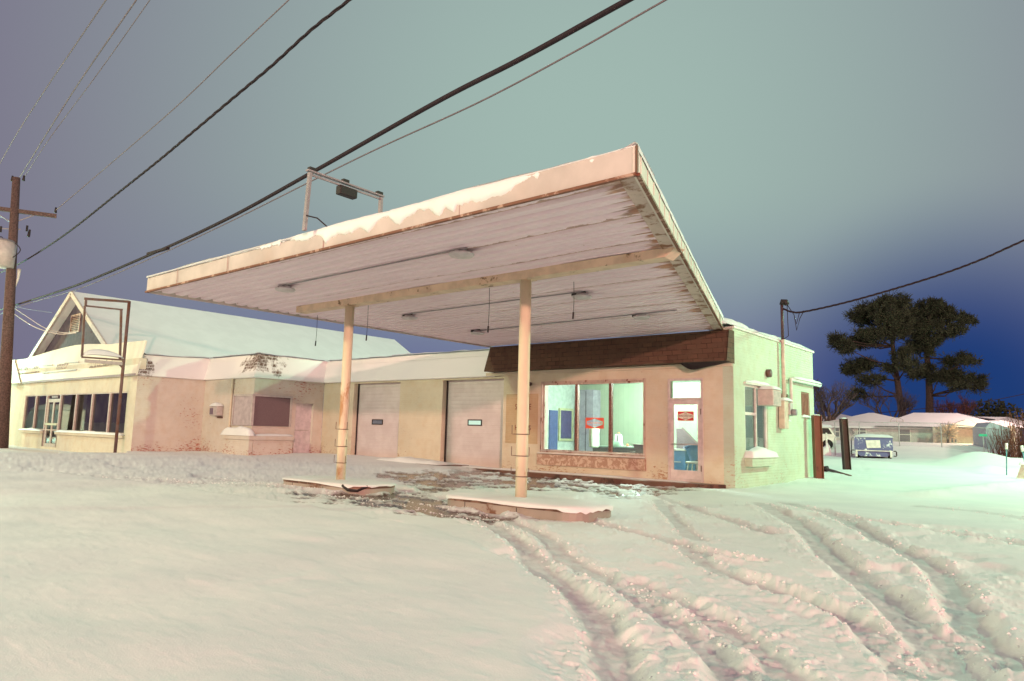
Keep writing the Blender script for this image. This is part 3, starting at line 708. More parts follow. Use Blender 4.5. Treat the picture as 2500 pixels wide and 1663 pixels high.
# garage doors
def gdoor(xa_, xb_, wx, label, emit):
    d = MB(); y = gy+.26; n = 22; H = gz1-.10; vs = []
    for k in range(n):
        z0 = .10+H*k/n; z1 = .10+H*(k+1)/n; d.quad((xa_, y, z0+.006), (xb_, y, z0+.006), (xb_, y, z1-.006), (xa_, y, z1-.006))
        d.quad((xa_, y+.008, z1-.006), (xb_, y+.008, z1-.006), (xb_, y+.008, z1+.006), (xa_, y+.008, z1+.006))
    d.box(xa_, xb_, y+.01, y+.04, .10, gz1)
    o = d.build('garage_door', 'door', st, label=label)
    z0, z1 = wx[2], wx[3]; f = MB(); a, c = wx[0], wx[1]; t = .035
    f.box(a, c, y-.03, y-.001, z0, z0+t); f.box(a, c, y-.03, y-.001, z1-t, z1); f.box(a, a+t, y-.03, y-.001, z0+t, z1-t); f.box(c-t, c, y-.03, y-.001, z0+t, z1-t)
    f.build('window_frame', 'dark', o)
    MB().quad((a+t, y-.012, z0+t), (c-t, y-.012, z0+t), (c-t, y-.012, z1-t), (a+t, y-.012, z1-t)).build('window_pane', emit, o)
    b_ = MB().box(xa_, xa_+.05, y-.06, y-.03, .1, gz1); b_.build('door_seal', 'dark', o)
yd = gy+.26
pane1 = plain('dim_door_pane', c3(.16, .19, .26), .25); pane2 = mat_emit('lit_door_pane', (.42, .68, .64, 1), .45)
gdoor(g1[0], g1[1]-.003, (X(909, 1030, yd), X(935, 1030, yd), Zf(922, 1037, yd), Zf(922, 1024, yd)), 'white roller door beside the corner wing with a dark pane', pane1)
gdoor(g2[0], g2[1]-.003, (X(1143, 1030, yd), X(1177, 1030, yd), Zf(1160, 1039.5, yd), Zf(1160, 1024.5, yd)), 'white roller door nearer the office with a bright pane', pane2)
# painted notice by the office window
tx = X(1278, 1000, FY)
b = MB(); b.box(X(1236, 1000), X(1314, 1000), FY-.012, FY-.002, Zf(1275, 1083), Zf(1275, 962)); nb = b.build('notice_panel', mat_brick('notice_paint', c3(.56, .42, .27), c3(.4, .2, .08), .3, .4, .0, 12.0), st)
text_mesh('notice_lettering', 'SERVICE', 'redtext', nb, (tx, FY-.022, Zf(1277, 994)), (1, 0, 0), (0, 0, 1), .26, .001, X(1297, 995)-X(1258, 995))
text_mesh('notice_lettering', 'HOURS', 'redtext', nb, (tx, FY-.022, Zf(1277, 1045)), (1, 0, 0), (0, 0, 1), .24, .001, X(1296, 995)-X(1258, 995))
# office window
def frame(mb, axis, c0, c1, u0, u1, z0, z1, t):
    for (a, b_, e, f) in ((u0, u1, z0, z0+t), (u0, u1, z1-t, z1), (u0, u0+t, z0+t, z1-t), (u1-t, u1, z0+t, z1-t)):
        if axis == 'y': mb.box(a, b_, c0, c1, e, f)
        else: mb.box(min(c0, c1), max(c0, c1), a, b_, e, f)
b = MB(); frame(b, 'y', FY-.03, FY+.02, wx0-.05, wx1+.01, wz0-.05, wz1+.05, .06); frame(b, 'y', FY+.02, FY+.10, wx0, wx1, wz0, wz1, .07)
wf = b.build('office_window_frame', 'trim', st)
for q in (1407, 1489.5):
    MB().box(X(q, 1020)-.045, X(q, 1020)+.045, FY-.01, FY+.10, wz0+.07, wz1-.07).build('mullion', 'mull', wf)
MB().quad((wx0, FY+.07, wz0), (wx1, FY+.07, wz0), (wx1, FY+.07, wz1), (wx0, FY+.07, wz1)).build('window_pane', 'glass', wf)
b = MB(); b.box(wx0-.10, wx1+.02, FY-.10, FY-.031, wz0-.06, wz0-.02); b.box(wx0-.10, wx1+.02, FY-.06, FY-.031, wz0+.03, wz0+.045); b.build('sill_strip', 'white', wf)
b = MB(); b.box(wx0-.14, wx1+.03, FY-.07, FY-.002, wz0-.42, wz0-.085)
mt, nt, bs = newmat('mottled_stone'); g = G(nt); n_ = g.noise(g.geo(), 7, 6, .7, .8)
g.L.new(g.mix(g.ramp(n_, .46, .56), c3(.40, .23, .17), c3(.60, .44, .35)), bs.inputs['Base Color']); bs.inputs['Roughness'].default_value = .6
b.build('stone_sill', mt, st)
# stickers
M['redglow'] = plain('backlit_red', c3(.95, .13, .07), .6)
def sticker(cx, cz, wd, ht, y, parent, red, text, face, name='window_sticker'):
    b = MB(); b.box(cx-wd/2, cx+wd/2, y-.004, y, cz-ht/2, cz+ht/2); s_ = b.build(name, red, parent)
    hw, hh = wd*.46, ht*.43
    pts = [(-hw, -hh*.35), (0, -hh), (hw, -hh*.35), (hw, hh*.35), (0, hh), (-hw, hh*.35)]
    m2 = MB(); m2.add([(cx+a, y-.006, cz+c) for a, c in pts], [(0, 1, 2, 3, 4, 5)]); m2.build('sticker_field', face, s_)
    text_mesh('sticker_name', 'WINCHESTERS', 'redtext' if red == M['red'] else red, s_, (cx, y-.008, cz), (1, 0, 0), (0, 0, 1), ht*.34, .0008, wd*.86)
    text_mesh('sticker_word', 'THE', 'redtext', s_, (cx, y-.008, cz+ht*.25), (1, 0, 0), (0, 0, 1), ht*.16, .0008)
    text_mesh('sticker_word', 'GARAGE', 'redtext', s_, (cx, y-.008, cz-ht*.25), (1, 0, 0), (0, 0, 1), ht*.16, .0008)
M['field'] = plain('sticker_green_field', c3(.35, .52, .44), .6)
def open_sticker(cx, cz, wd, ht, y, parent):
    hw, hh = wd/2, ht/2; o4 = [(-hw, -hh), (hw, -hh), (hw, hh), (-hw, hh)]; i6 = [(-hw*.86, -hh*.3), (0, -hh*.84), (hw*.86, -hh*.3), (hw*.86, hh*.3), (0, hh*.84), (-hw*.86, hh*.3)]
    P_ = o4[:1]+[(0, -hh)]+o4[1:3]+[(0, hh)]+o4[3:]      # 0 bl,1 bm,2 br,3 tr,4 tm,5 tl
    m2 = MB(); m2.add([(cx+a, y, cz+c) for a, c in P_+i6], [(0, 1, 7, 6), (1, 2, 8, 7), (2, 3, 9, 8), (3, 4, 10, 9), (4, 5, 11, 10), (5, 0, 6, 11)])
    s_ = m2.build('window_sticker', M['redglow'], parent)
    text_mesh('sticker_name', 'WINCHESTERS', 'redglow', s_, (cx, y-.002, cz), (1, 0, 0), (0, 0, 1), ht*.26, .0008, wd*.78)
    text_mesh('sticker_word', 'GARAGE', 'redglow', s_, (cx, y-.002, cz-ht*.22), (1, 0, 0), (0, 0, 1), ht*.12, .0008)
open_sticker(X(1449, 1035), Zf(1449, 1033), X(1472, 1035)-X(1427, 1035), .33, FY+.06, wf)
tc_ = thing('dim_wall_block', 'added purple grey block standing in for the dim back wall behind the middle pane', 'cabinet', (X(1432, 1000, 22.0), 22.0, .14))
MB().box(X(1417, 1000, 22.0), X(1452, 1000, 22.0), 21.9, 22.38, .14, 3.0).build('dim_block', 'purple', tc_); MB().box(X(1434, 1000, 22.0)-.008, X(1434, 1000, 22.0)+.008, 21.89, 21.9, .2, 2.95).build('block_seam', 'dark', tc_)  # added block: its dark colour stands in for the dimmer back wall
# door + transom
b = MB(); frame(b, 'y', FY-.02, FY+.08, dx0, dx1, dz0, dz1, .06)
tzm = Zf(1675, 975); b.box(dx0+.06, dx1-.06, FY, FY+.08, tzm-.04, tzm+.04)
df = b.build('door_frame', plain('pinkish_door_frame', c3(.56, .46, .46), .5), st)
MB().quad((dx0+.06, FY+.05, tzm+.04), (dx1-.06, FY+.05, tzm+.04), (dx1-.06, FY+.05, dz1-.06), (dx0+.06, FY+.05, dz1-.06)).build('transom_pane', 'glass', df)
b = MB(); frame(b, 'y', FY+.0, FY+.045, dx0+.065, dx1-.065, dz0+.065, tzm-.045, .10); b.box(dx0+.165, dx1-.165, FY+.0, FY+.045, dz0+.165, dz0+.30)
od = b.build('office_door', plain('office_door_paint', c3(.60, .50, .50), .45), st)
MB().quad((dx0+.165, FY+.03, dz0+.3), (dx1-.165, FY+.03, dz0+.3), (dx1-.165, FY+.03, tzm-.145), (dx0+.165, FY+.03, tzm-.145)).build('door_pane', 'glass', od)
b = MB(); b.tube([(dx0+.14, FY-.05, 1.17), (dx1-.14, FY-.05, 1.17)], .014); b.build('push_bar', 'grey', od, True)
for zz_ in (.45, 2.0): MB().box(dx1-.07, dx1-.045, FY-.03, FY-.021, zz_, zz_+.16).build('hinge', 'rust', od)
sticker((dx0+dx1)/2, Zf(1674, 1016), .43*1.12, .26, FY+.022, od, M['red'], 1, M['cream'])
# side windows
b = MB(); frame(b, 'x', XR-.10, XR-.02, sy0, sy1, sz0, sz1, .07)
ym = float(px(1848, 1000, XR)[1]); b.box(XR-.10, XR-.02, ym-.03, ym+.03, sz0+.07, sz1-.07); zm = float(px(1830, 1010, XR)[2]); b.box(XR-.09, XR-.02, sy0+.07, ym-.03, zm-.04, zm+.04)
sw = b.build('side_window_frame', 'white', st)
MB().quad((XR-.07, sy0, sz0), (XR-.07, sy1, sz0), (XR-.07, sy1, sz1), (XR-.07, sy0, sz1)).build('window_pane', 'glassdark', sw)
MB().box(XR+.003, XR+.07, sy0-.06, sy1+.06, sz1, sz1+.05).build('window_hood', 'white', sw)
heap(XR, XR+.085, sy0-.07, sy1+.07, sz1+.045, .09, 6, 16, 8, power=.2).build('hood_snow', 'snow', sw, True)
sl2 = MB().box(XR+.003, XR+.22, sy0-.08, sy1+.12, sz0-.36, sz0-.10).build('side_sill', 'sidewall', st)
heap(XR-.06, XR+.26, sy0-.10, sy1+.14, sz0-.12, .27, 10, 24, 9, power=.22).build('sill_snow', 'snow', sl2, True)
for (a, c, e, f) in (h1, h2):
    b = MB(); frame(b, 'x', XR-.12, XR-.04, a, c, e, f, .05)
    for k in range(5): yy = a+.05+(c-a-.1)*(k+.5)/5; b.box(XR-.11, XR-.05, yy-.02, yy+.02, e+.05, f-.05)
    MB().quad((XR-.14, a, e), (XR-.14, c, e), (XR-.14, c, f), (XR-.14, a, f)).build('window_board', plain('pale_board', c3(.5, .42, .34), .8), b.build('slatted_window', plain('slat_wood', c3(.30, .17, .13), .7), st))
    heap(XR-.05, XR+.07, a-.03, c+.03, e-.01, .09, 4, 8, 5).build('sill_snow', 'snow', st, True)
# air conditioner in the side window
ac = thing('air_conditioner', 'white window air conditioner capped with snow in the side window', 'air conditioner', (XR+.2, float(px(1868, 960, XR)[1]), 2.4))
ay0, ay1 = ym+.05, sy1-.10; az0 = 2.32; az1 = 2.78
bd = MB().box(XR+.0, XR+.45, ay0, ay1, az0, az1).build('casing', plain('ac_casing', c3(.55, .45, .42), .5), ac, bevel=.02)
b = MB()
for k in range(9): b.box(XR+.451, XR+.458, ay0+.05, ay1-.05, az0+.05+k*.042, az0+.07+k*.042)
b.build('grille', 'grey', bd)
heap(XR+.0, XR+.48, ay0-.02, ay1+.02, az1, .15, 10, 10, 11).build('snow_cap', 'snow', ac, True)
# service mast with meter
my_ = float(px(1905, 1000, XR)[1]); mz = float(px(1902, 745, XR)[2])
ms = thing('service_mast', 'tall dark conduit mast with meter box fixed to the green lit side wall', 'mast', (XR+.1, my_, 1.6))
mbz0, mbz1 = float(px(1905, 1047, XR)[2]), float(px(1905, 978, XR)[2])
MB().tube([(XR+.12, my_, mbz1), (XR+.12, my_, 4.42)], .06, 10).build('conduit', plain('painted_conduit', c3(.60,.50,.42), .5), ms, True)
pp = MB().tube([(XR+.12, my_, 4.42), (XR+.12, my_, mz)], .045, 10).build('mast_pipe', plain('dark_pipe', c3(.06, .03, .035), .5), ms, True)
MB().tube([(XR+.12, my_, mz-.02), (XR+.15, my_, mz+.10), (XR+.24, my_, mz+.08), (XR+.28, my_, mz-.03)], .075, 10).build('weather_head', 'dark', ms, True)
MB().box(XR+.02, XR+.20, my_-.22, my_+.16, mbz0, mbz1).build('meter_cabinet', plain('meter_cabinet', c3(.58, .46, .38), .5), ms, bevel=.02)
mc = MB().box(XR+.02, XR+.24, my_+.17, my_+.45, (mbz0+mbz1)/2, mbz1-.06).build('meter_socket', 'grey', ms, bevel=.02)
MB().tube([(XR+.24, my_+.31, mbz1-.35), (XR+.38, my_+.31, mbz1-.35)], .10, 14).build('meter_dial', 'steel', mc, True)
heap(XR, XR+.24, my_-.24, my_+.47, mbz1-.01, .13, 6, 10, 12).build('snow_cap', 'snow', ms, True)
b = MB()
for a_ in (.55, .95): b.tube([(XR+.28, my_, mz-.03), (XR+.45, my_+.1, mz-.35), (XR+.5, my_+.15, mz-.35-a_*.5), (XR+.62, my_+.1, mz-a_*.5), (XR+.75, my_+.1, mz-.25)], .012, 5)
b.tube([(XR+.28, my_, mz-.03), (XR+.3, my_, mz-1.0), (XR+.15, my_, mz-1.1)], .012, 5)
b.build('drip_loop', 'cable', ms, True)
# pipe along the wall
b = MB(); p1 = px(1925, 927, XR); p2 = px(1993, 942, XR); b.tube([(XR+.12, float(p1[1])-.15, float(p1[2])-1.15), (XR+.12, float(p1[1])-.15, float(p1[2])), (XR+.12, float(p2[1]), float(p2[2]))], .055, 10)
pw = b.build('wall_pipe', 'white', st, True)
heap(XR+.05, XR+.20, float(p1[1]), float(p2[1]), float(p1[2])+.03, .10, 4, 24, 3, power=.15).build('pipe_snow', 'snow', pw, True)
# bell/old bracket on side wall
MB().tube([(XR, float(px(1872, 895, XR)[1]), 3.3), (XR+.12, float(px(1872, 895, XR)[1]), 3.3)], .12, 12).build('old_bracket', 'rust', st, True)
# ---- office interior
ix0, ix1, iy0, iy1, iz1 = X(1414, 1000, 22.4), XR-.32, FY+.31, 22.4, 3.22
MB().box(ix0, ix1, iy0, iy1, .05, .14).build('office_floor', plain('office_floor', c3(.16, .17, .20), .5), st)
MB().box(ix0, ix1, iy0, iy1, iz1, iz1+.05).build('office_ceiling', 'interior', st)
b = MB(); b.box(ix0-.05, ix0, iy0, iy1, .14, iz1); lw = b.build('office_side_partition', 'interior', st)
def IX(x_, y_, Xc): return px(x_, y_, Xc)
# blue door and dark inner window on the left partition
Xp = ix0+.01
ya_, yb_2 = 18.95, 19.95
MB().box(Xp-.01, Xp+.03, float(px(1340, 1050, Xp)[1]), float(px(1360, 1050, Xp)[1]), .14, 2.2).build('inner_door', 'bluedoor', lw)
b = MB(); frame(b, 'x', Xp-.01, Xp+.05, float(px(1363, 1050, Xp)[1]), float(px(1397, 1050, Xp)[1]), 1.12, 2.3, .08); b.build('inner_window_frame', plain('yellow_trim', c3(.6, .58, .35), .6), lw)
MB().box(Xp, Xp+.02, float(px(1363, 1050, Xp)[1])+.08, float(px(1397, 1050, Xp)[1])-.08, 1.20, 2.22).build('inner_window', plain('inner_dark', c3(.10, .09, .20), .4), lw)
mt, nt, bs = newmat('panelling'); g = G(nt); q = g.sepx(g.geo()); r_ = g.math('FRACT', g.math('DIVIDE', q[0], .2))
g.L.new(g.mix(g.ramp(r_, 0, .12, .35, 0), g.mix(g.noise(g.geo(), 2, 4), c3(.48, .53, .40), c3(.36, .41, .30)), c3(.25, .28, .22)), bs.inputs['Base Color'])
MB().box(ix0, ix1, iy1, iy1+.05, .14, iz1).build('office_back_wall', mt, st)
MB().box(ix1, ix1+.005, iy0, iy1, .14, .9).build('wainscot', mt, st)
fl = thing('ceiling_light', 'glowing fluorescent tube light at the ceiling behind the right window pane', 'ceiling light', (X(1560, 935, 20.3), 20.3, iz1))
fx = X(1560, 935, 20.0)
MB().box(fx-.75, fx+.75, 19.9, 20.15, iz1-.07, iz1-.002).build('housing', 'white', fl)
MB().box(fx-.70, fx+.70, 19.93, 20.12, iz1-.10, iz1-.071).build('tube', 'tube', fl)
lamp('office_ceiling_light', (fx, 20.0, iz1-.25), (.70, 1.0, .86), 780, .25)
# counter and things on it
ct = thing('office_counter', 'low dark counter inside the office behind the window', 'counter', (X(1500, 1100, 20.6), 20.6, .14))
cx0, cx1 = X(1447, 1090, 20.3), X(1600, 1090, 20.3); czt = Zf(1500, 1090, 20.3)
MB().box(cx0, cx1, 20.3, 21.0, .14, czt-.04).build('cabinet', plain('counter_body', c3(.10, .09, .11), .5), ct); MB().box(cx0-.03, cx1, 20.26, 21.03, czt-.04, czt).build('counter_top', plain('counter_top', c3(.22, .28, .25), .3), ct)
def rounded(name, label, cat, cx, cy, z0, w_, d_, h_, mat, taper=1.0, group=None):
    t = thing(name, label, cat, (cx, cy, z0)); k = 20; b = MB(); ring = []
    for lev, (f, zf) in enumerate(((.94, 0), (1, .08), (1*taper**.5, .5), (taper, .85), (taper*.86, .97), (taper*.5, 1.0))):
        for j in range(k):
            a = 2*math.pi*j/k; ca, sa = math.cos(a), math.sin(a); e = .45
            ring.append((cx+w_/2*f*math.copysign(abs(ca)**e, ca), cy+d_/2*f*math.copysign(abs(sa)**e, sa), z0+h_*zf))
    fs = [(l*k+j, l*k+(j+1) % k, (l+1)*k+(j+1) % k, (l+1)*k+j) for l in range(5) for j in range(k)]+[tuple(5*k+j for j in range(k)), tuple(range(k-1, -1, -1))]
    b.add(ring, fs); b.build('body', mat, t, True); return t
bagx = X(1508, 1060, 20.5)
bag = rounded('backpack', 'white rounded backpack with dark strap on the office counter', 'bag', bagx, 20.55, czt, .30, .22, .40, plain('white_canvas', c3(.75, .72, .72), .8), .75)
MB().tube([(bagx+.04, 20.43, czt+.02), (bagx+.05, 20.42, czt+.25), (bagx+.02, 20.47, czt+.38)], .012, 6).build('strap', 'dark', bag, True)
MB().tube([(bagx-.05, 20.55, czt+.39), (bagx-.03, 20.55, czt+.45), (bagx+.03, 20.55, czt+.45), (bagx+.05, 20.55, czt+.39)], .012, 6).build('handle', 'orange', bag, True)
gb = rounded('storage_box', 'pale green plastic box standing in front of the white backpack', 'box', bagx+.02, 20.42-.04, czt, .34, .12, .16, plain('green_box', c3(.38, .52, .40), .6), .98)
MB().box(bagx-.13, bagx+.17, 20.33, 20.43, czt+.157, czt+.168).build('lid', plain('box_lid', c3(.45, .58, .48), .5), gb)
tr_ = thing('paper_tray', 'flat white tray with an orange item on the office counter', 'tray', (X(1530, 1085, 20.4), 20.4, czt))
tx0 = X(1530, 1085, 20.4); MB().box(tx0-.13, tx0+.13, 20.3, 20.5, czt, czt+.03).build('tray', 'white', tr_, bevel=.008); MB().tube([(tx0+.03, 20.4, czt+.03), (tx0+.03, 20.4, czt+.10)], .035, 12).build('cup', 'orange', tr_, True)
ps = thing('poster', 'white printed notice sheet pinned to the office back wall', 'poster', (X(1545, 1040, 22.5), 22.5, 1.4))
pcx = X(1547, 1060, 22.5); MB().box(pcx-.22, pcx+.22, 22.575, 22.59, Zf(1547, 1082, 22.5), Zf(1547, 1045, 22.5)).build('sheet', 'white', ps)
b = MB(); 
for k, (a, c) in enumerate(((-.12, .12), (-.16, -.02), (.04, .16), (-.16, .10))): b.box(pcx+a, pcx+c, 22.568, 22.574, Zf(1547, 1050+k*6, 22.5), Zf(1547, 1048+k*6, 22.5))
b.build('printing', 'grey', ps)
tub = thing('dark_tub', 'dark tapered tub with a white rim on the sill at the right window edge', 'tub', (X(1563, 1095, 19.0), 19.0, wz0)); tbx = X(1562, 1095, 18.95)
b = MB(); z0_, z1_ = Zf(1560, 1103, 18.95), Zf(1560, 1086, 18.95)
b.add([(tbx-.09, 18.85, z0_), (tbx+.2, 18.85, z0_), (tbx+.2, 19.1, z0_), (tbx-.09, 19.1, z0_), (tbx-.15, 18.82, z1_), (tbx+.25, 18.82, z1_), (tbx+.25, 19.13, z1_), (tbx-.15, 19.13, z1_)], [(3,2,1,0),(0,1,5,4),(1,2,6,5),(2,3,7,6),(3,0,4,7),(4,5,6,7)])
b.build('body', plain('tub_grey', c3(.20, .17, .20), .5), tub); b = MB(); b.box(tbx-.17, tbx+.27, 18.80, 19.15, z1_, z1_+.02); b.build('rim', 'white', tub)
MB().box(tbx-.3, tbx+.4, 18.82, 19.2, wz0-.1, z0_-.001).build('shelf', plain('shelf_dark', c3(.12,.09,.10), .6), tub)
oc = thing('office_chair', 'pale green high backed chair left of the counter in the office', 'chair', (X(1455, 1080, 20.0), 20.0, .14)); ocx = X(1456, 1070, 20.0)
MB().box(ocx-.22, ocx-.05, 19.85, 20.3, .95, 1.62).build('backrest', 'panel', oc, bevel=.05); MB().box(ocx-.2, ocx+.3, 19.85, 20.3, .58, .68).build('seat', 'panel', oc, bevel=.03)
MB().tube([(ocx+.05, 20.07, .2), (ocx+.05, 20.07, .58)], .03).build('pedestal', 'dark', oc, True)
b = MB()
for k in range(5): a = k*1.257; b.tube([(ocx+.05, 20.07, .22), (ocx+.05+.28*math.cos(a), 20.07+.28*math.sin(a), .16)], .02)
b.build('base', 'dark', oc, True)
# things behind the glass door
bb = thing('blue_bin', 'light blue plastic bin tipped on a stool behind the glass door', 'bin', (X(1695, 1105, 19.6), 19.6, .9)); k = 16; b = MB(); bcx = X(1696, 1105, 19.6); ring = []
z0_ = Zf(1696, 1124, 19.6); z1_ = Zf(1690, 1090, 19.6)
for lev, (r_, t) in enumerate(((.13, 0), (.18, 1.0), (.195, 1.0), (.195, 1.06), (.17, 1.06), (.12, .1))):
    for j in range(k):
        a = 2*math.pi*j/k; ring.append((bcx-.10*t+r_*math.cos(a), 19.6+r_*math.sin(a), z0_+(z1_-z0_)*t+.25*r_*math.cos(a)))
b.add(ring, [(l*k+j, l*k+(j+1) % k, (l+1)*k+(j+1) % k, (l+1)*k+j) for l in range(5) for j in range(k)]+[tuple(range(k-1, -1, -1)), tuple(5*k+j for j in range(k))]); b.build('body', 'blue', bb, True)
MB().tube([(bcx-.27, 19.42, z1_-.02), (bcx-.2, 19.38, z1_-.10), (bcx-.05, 19.40, z1_+.0)], .01, 6).build('handle', plain('bin_handle', c3(.06, .12, .30), .5), bb, True)
sto = thing('stool', 'white legged stool holding the blue bin behind the glass door', 'stool', (bcx, 19.6, .14))
MB().box(bcx-.2, bcx+.2, 19.4, 19.8, z0_-.10, z0_-.03).build('seat', 'white', sto, bevel=.03)
for sx_ in (-1, 1):
    for sy_ in (-1, 1): MB().tube([(bcx+.13*sx_, 19.6+.13*sy_, z0_-.10), (bcx+.2*sx_, 19.6+.2*sy_, .14)], .02).build('leg', 'white', sto, True)
db = thing('display_case', 'dark low display case with pale top edge behind the glass door', 'cabinet', (X(1655, 1120, 20.2), 20.2, .14)); dcx = X(1655, 1130, 20.2)
MB().box(dcx-.5, dcx+.24, 20.2, 20.9, .14, .95).build('body', 'blue', db); MB().box(dcx-.52, dcx+.26, 20.17, 20.93, .95, 1.0).build('top', 'white', db)
MB().box(dcx-.5, dcx+.1, 20.18, 20.199, .6, .63).build('trim', 'white', db)
sr = thing('stair_panel', 'dark sloping stair side panel behind the glass door', 'stair panel', (dcx+.2, 21.5, .14))
b = MB(); sx0 = X(1655, 1100, 21.6)
vs = [(sx0, 21.5, .14), (sx0+1.1, 21.5, .14), (sx0+1.0, 21.5, .9), (sx0+.22, 21.5, Zf(1665, 1047, 21.5)), (sx0, 21.5, Zf(1665, 1047, 21.5))]
b.add(vs+[(p[0], 21.6, p[2]) for p in vs], [(0,1,2,3,4), (9,8,7,6,5)]+[(i, 5+i, 5+(i+1) % 5, (i+1) % 5) for i in range(5)]); b.build('panel', plain('stair_brown', c3(.14, .09, .10), .6), sr)
MB().beam((sx0+.22, 21.47, Zf(1665, 1047, 21.5)+.03), (sx0+1.0, 21.47, .93), .05, .05).build('rail', plain('stair_rail', c3(.2, .13, .13), .5), sr)

# kerb / walkway in front of office
b = MB(); P = [(-19.6, 18.0), (-9.6, 17.82), (-8.2, 18.1), (-7.9, 18.49), (-19.6, 18.49)]
b.prism(P, -.05, .145); wk = b.build('walkway_kerb', 'curb', None, bevel=.015, kind='structure')
heap(-19.2, -8.9, 18.12, 18.48, .146, .05, 60, 6, 21, power=.25).build('walkway_snow', 'snow', None, True, kind='structure')
# concrete ramp slab with snow in front of the pillar
sp = thing('concrete_ramp', 'dark edged concrete ramp slab heaped with snow before the garage pillar', 'ramp', (-21, 17.9, 0))
sxa, sxb = X(918, 1135, 17.6), X(1080, 1150, 17.6)
MB().prism([(sxa, 17.55), (sxb, 17.55), (sxb+.5, 18.4), (sxa+.1, 18.4)], -.05, .20).build('slab', 'curb', sp, bevel=.01)
heap(sxa-.03, sxb-.15, 17.5, 18.42, .20, .17, 30, 12, 31).build('snow_cover', 'snow', sp, True)

# ================================================================== STOREFRONT BUILDING
sf = thing('storefront_building', 'yellow lit shop building with tall snowy gable roof and long dark shop window', 'shop building', (-36, 12.5, 0))
SY = 12.47; sx0_ = -43.9; sx1_ = -30.12
xs_ = [X(q, 1003, SY) for q in (58.4, 307.3)]
def SZ(x_, y_): return Zf(x_, y_, SY)
swz0, swz1 = SZ(180, 1054), SZ(180, 961); ddx0, ddx1 = X(111, 1010, SY), X(143.5, 1010, SY); ddz0 = .12
b = MB(); b.wall('y', SY, SY+.3, sx0_, sx1_, ZB, 4.0, [(xs_[0], xs_[1], swz0, swz1), (ddx0, ddx1, ddz0, swz0)]); b.wall('x', sx1_, sx1_-.3, SY+.3, 15.6, ZB, 3.5); b.build('wall', 'storewall', sf)
MB().wall('x', sx1_+.003, sx1_-.01, SY+.004, 15.33, ZB, 3.3).build('side_wall', 'wingwall', sf)
b = MB(); frame(b, 'y', SY+.02, SY+.12, xs_[0], xs_[1], swz0, swz1, .05)
wfr = b.build('shop_window_frame', plain('shop_frame', c3(.55, .46, .42), .5), sf)
for q in (84.5, 182.5, 221.8, 264.7): xx = X(q, 1003, SY); MB().box(xx-.06, xx+.06, SY+.0, SY+.11, swz0+.05, swz1-.05).build('mullion', plain('mullion_paint', c3(.52, .42, .40), .5), wfr)
for q in (111, 144.5): xx = X(q, 1003, SY); MB().box(xx-.06, xx+.06, SY+.0, SY+.11, ddz0, swz1-.05).build('door_post', plain('post_paint', c3(.52, .44, .42), .5), wfr)
edges = [58.4, 84.5, 111, None, 144.5, 182.5, 221.8, 264.7, 307.3]
for i in range(len(edges)-1):
    if edges[i] is None or edges[i+1] is None: continue
    MB().quad((X(edges[i], 1003, SY)+.06, SY+.07, swz0+.05), (X(edges[i+1], 1003, SY)-.06, SY+.07, swz0+.05), (X(edges[i+1], 1003, SY)-.06, SY+.07, swz1-.05), (X(edges[i], 1003, SY)+.06, SY+.07, swz1-.05)).build('window_pane', 'glassdark', wfr)
zdt = SZ(128, 974)
b = MB(); frame(b, 'y', SY+.03, SY+.09, ddx0+.07, ddx1-.0, ddz0, zdt, .16); mdx = (ddx0+ddx1)/2; b.box(mdx-.09, mdx+.09, SY+.03, SY+.09, ddz0+.16, zdt-.16)
sd = b.build('double_door', plain('shop_door', c3(.50, .46, .42), .5), sf)
MB().quad((ddx0+.1, SY+.06, ddz0+.1), (ddx1-.1, SY+.06, ddz0+.1), (ddx1-.1, SY+.06, zdt-.1), (ddx0+.1, SY+.06, zdt-.1)).build('door_pane', 'glassdark', sd)
MB().box(ddx0+.15, ddx1-.1, SY-.03, SY+.02, 1.15, 1.26).build('push_bar', 'panel', sd)
MB().quad((ddx0+.06, SY+.07, zdt), (ddx1-.06, SY+.07, zdt), (ddx1-.06, SY+.07, swz1-.05), (ddx0+.06, SY+.07, swz1-.05)).build('transom_pane', 'glassdark', sd)
MB().box(mdx-.42, mdx+.42, SY+.045, SY+.065, zdt+.06, swz1-.09).build('transom_sign', plain('faded_sign', c3(.35, .30, .32), .6), sd)
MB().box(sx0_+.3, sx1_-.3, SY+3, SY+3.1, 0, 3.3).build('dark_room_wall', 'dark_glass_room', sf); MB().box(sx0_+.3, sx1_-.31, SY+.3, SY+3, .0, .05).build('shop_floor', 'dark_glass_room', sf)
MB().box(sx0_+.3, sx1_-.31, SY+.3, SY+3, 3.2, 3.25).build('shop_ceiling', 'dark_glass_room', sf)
for u0, u1 in ((xs_[0], ddx0-.05), (ddx1+.05, xs_[1]+.1)):
    s_ = MB().box(u0, u1, SY-.12, SY-.002, swz0-.16, swz0-.04).build('shop_sill', 'storewall', sf); heap(u0-.05, u1+.05, SY-.16, SY+.03, swz0-.05, .12, 24, 6, 14, power=.2).build('sill_snow', 'snow', s_, True)
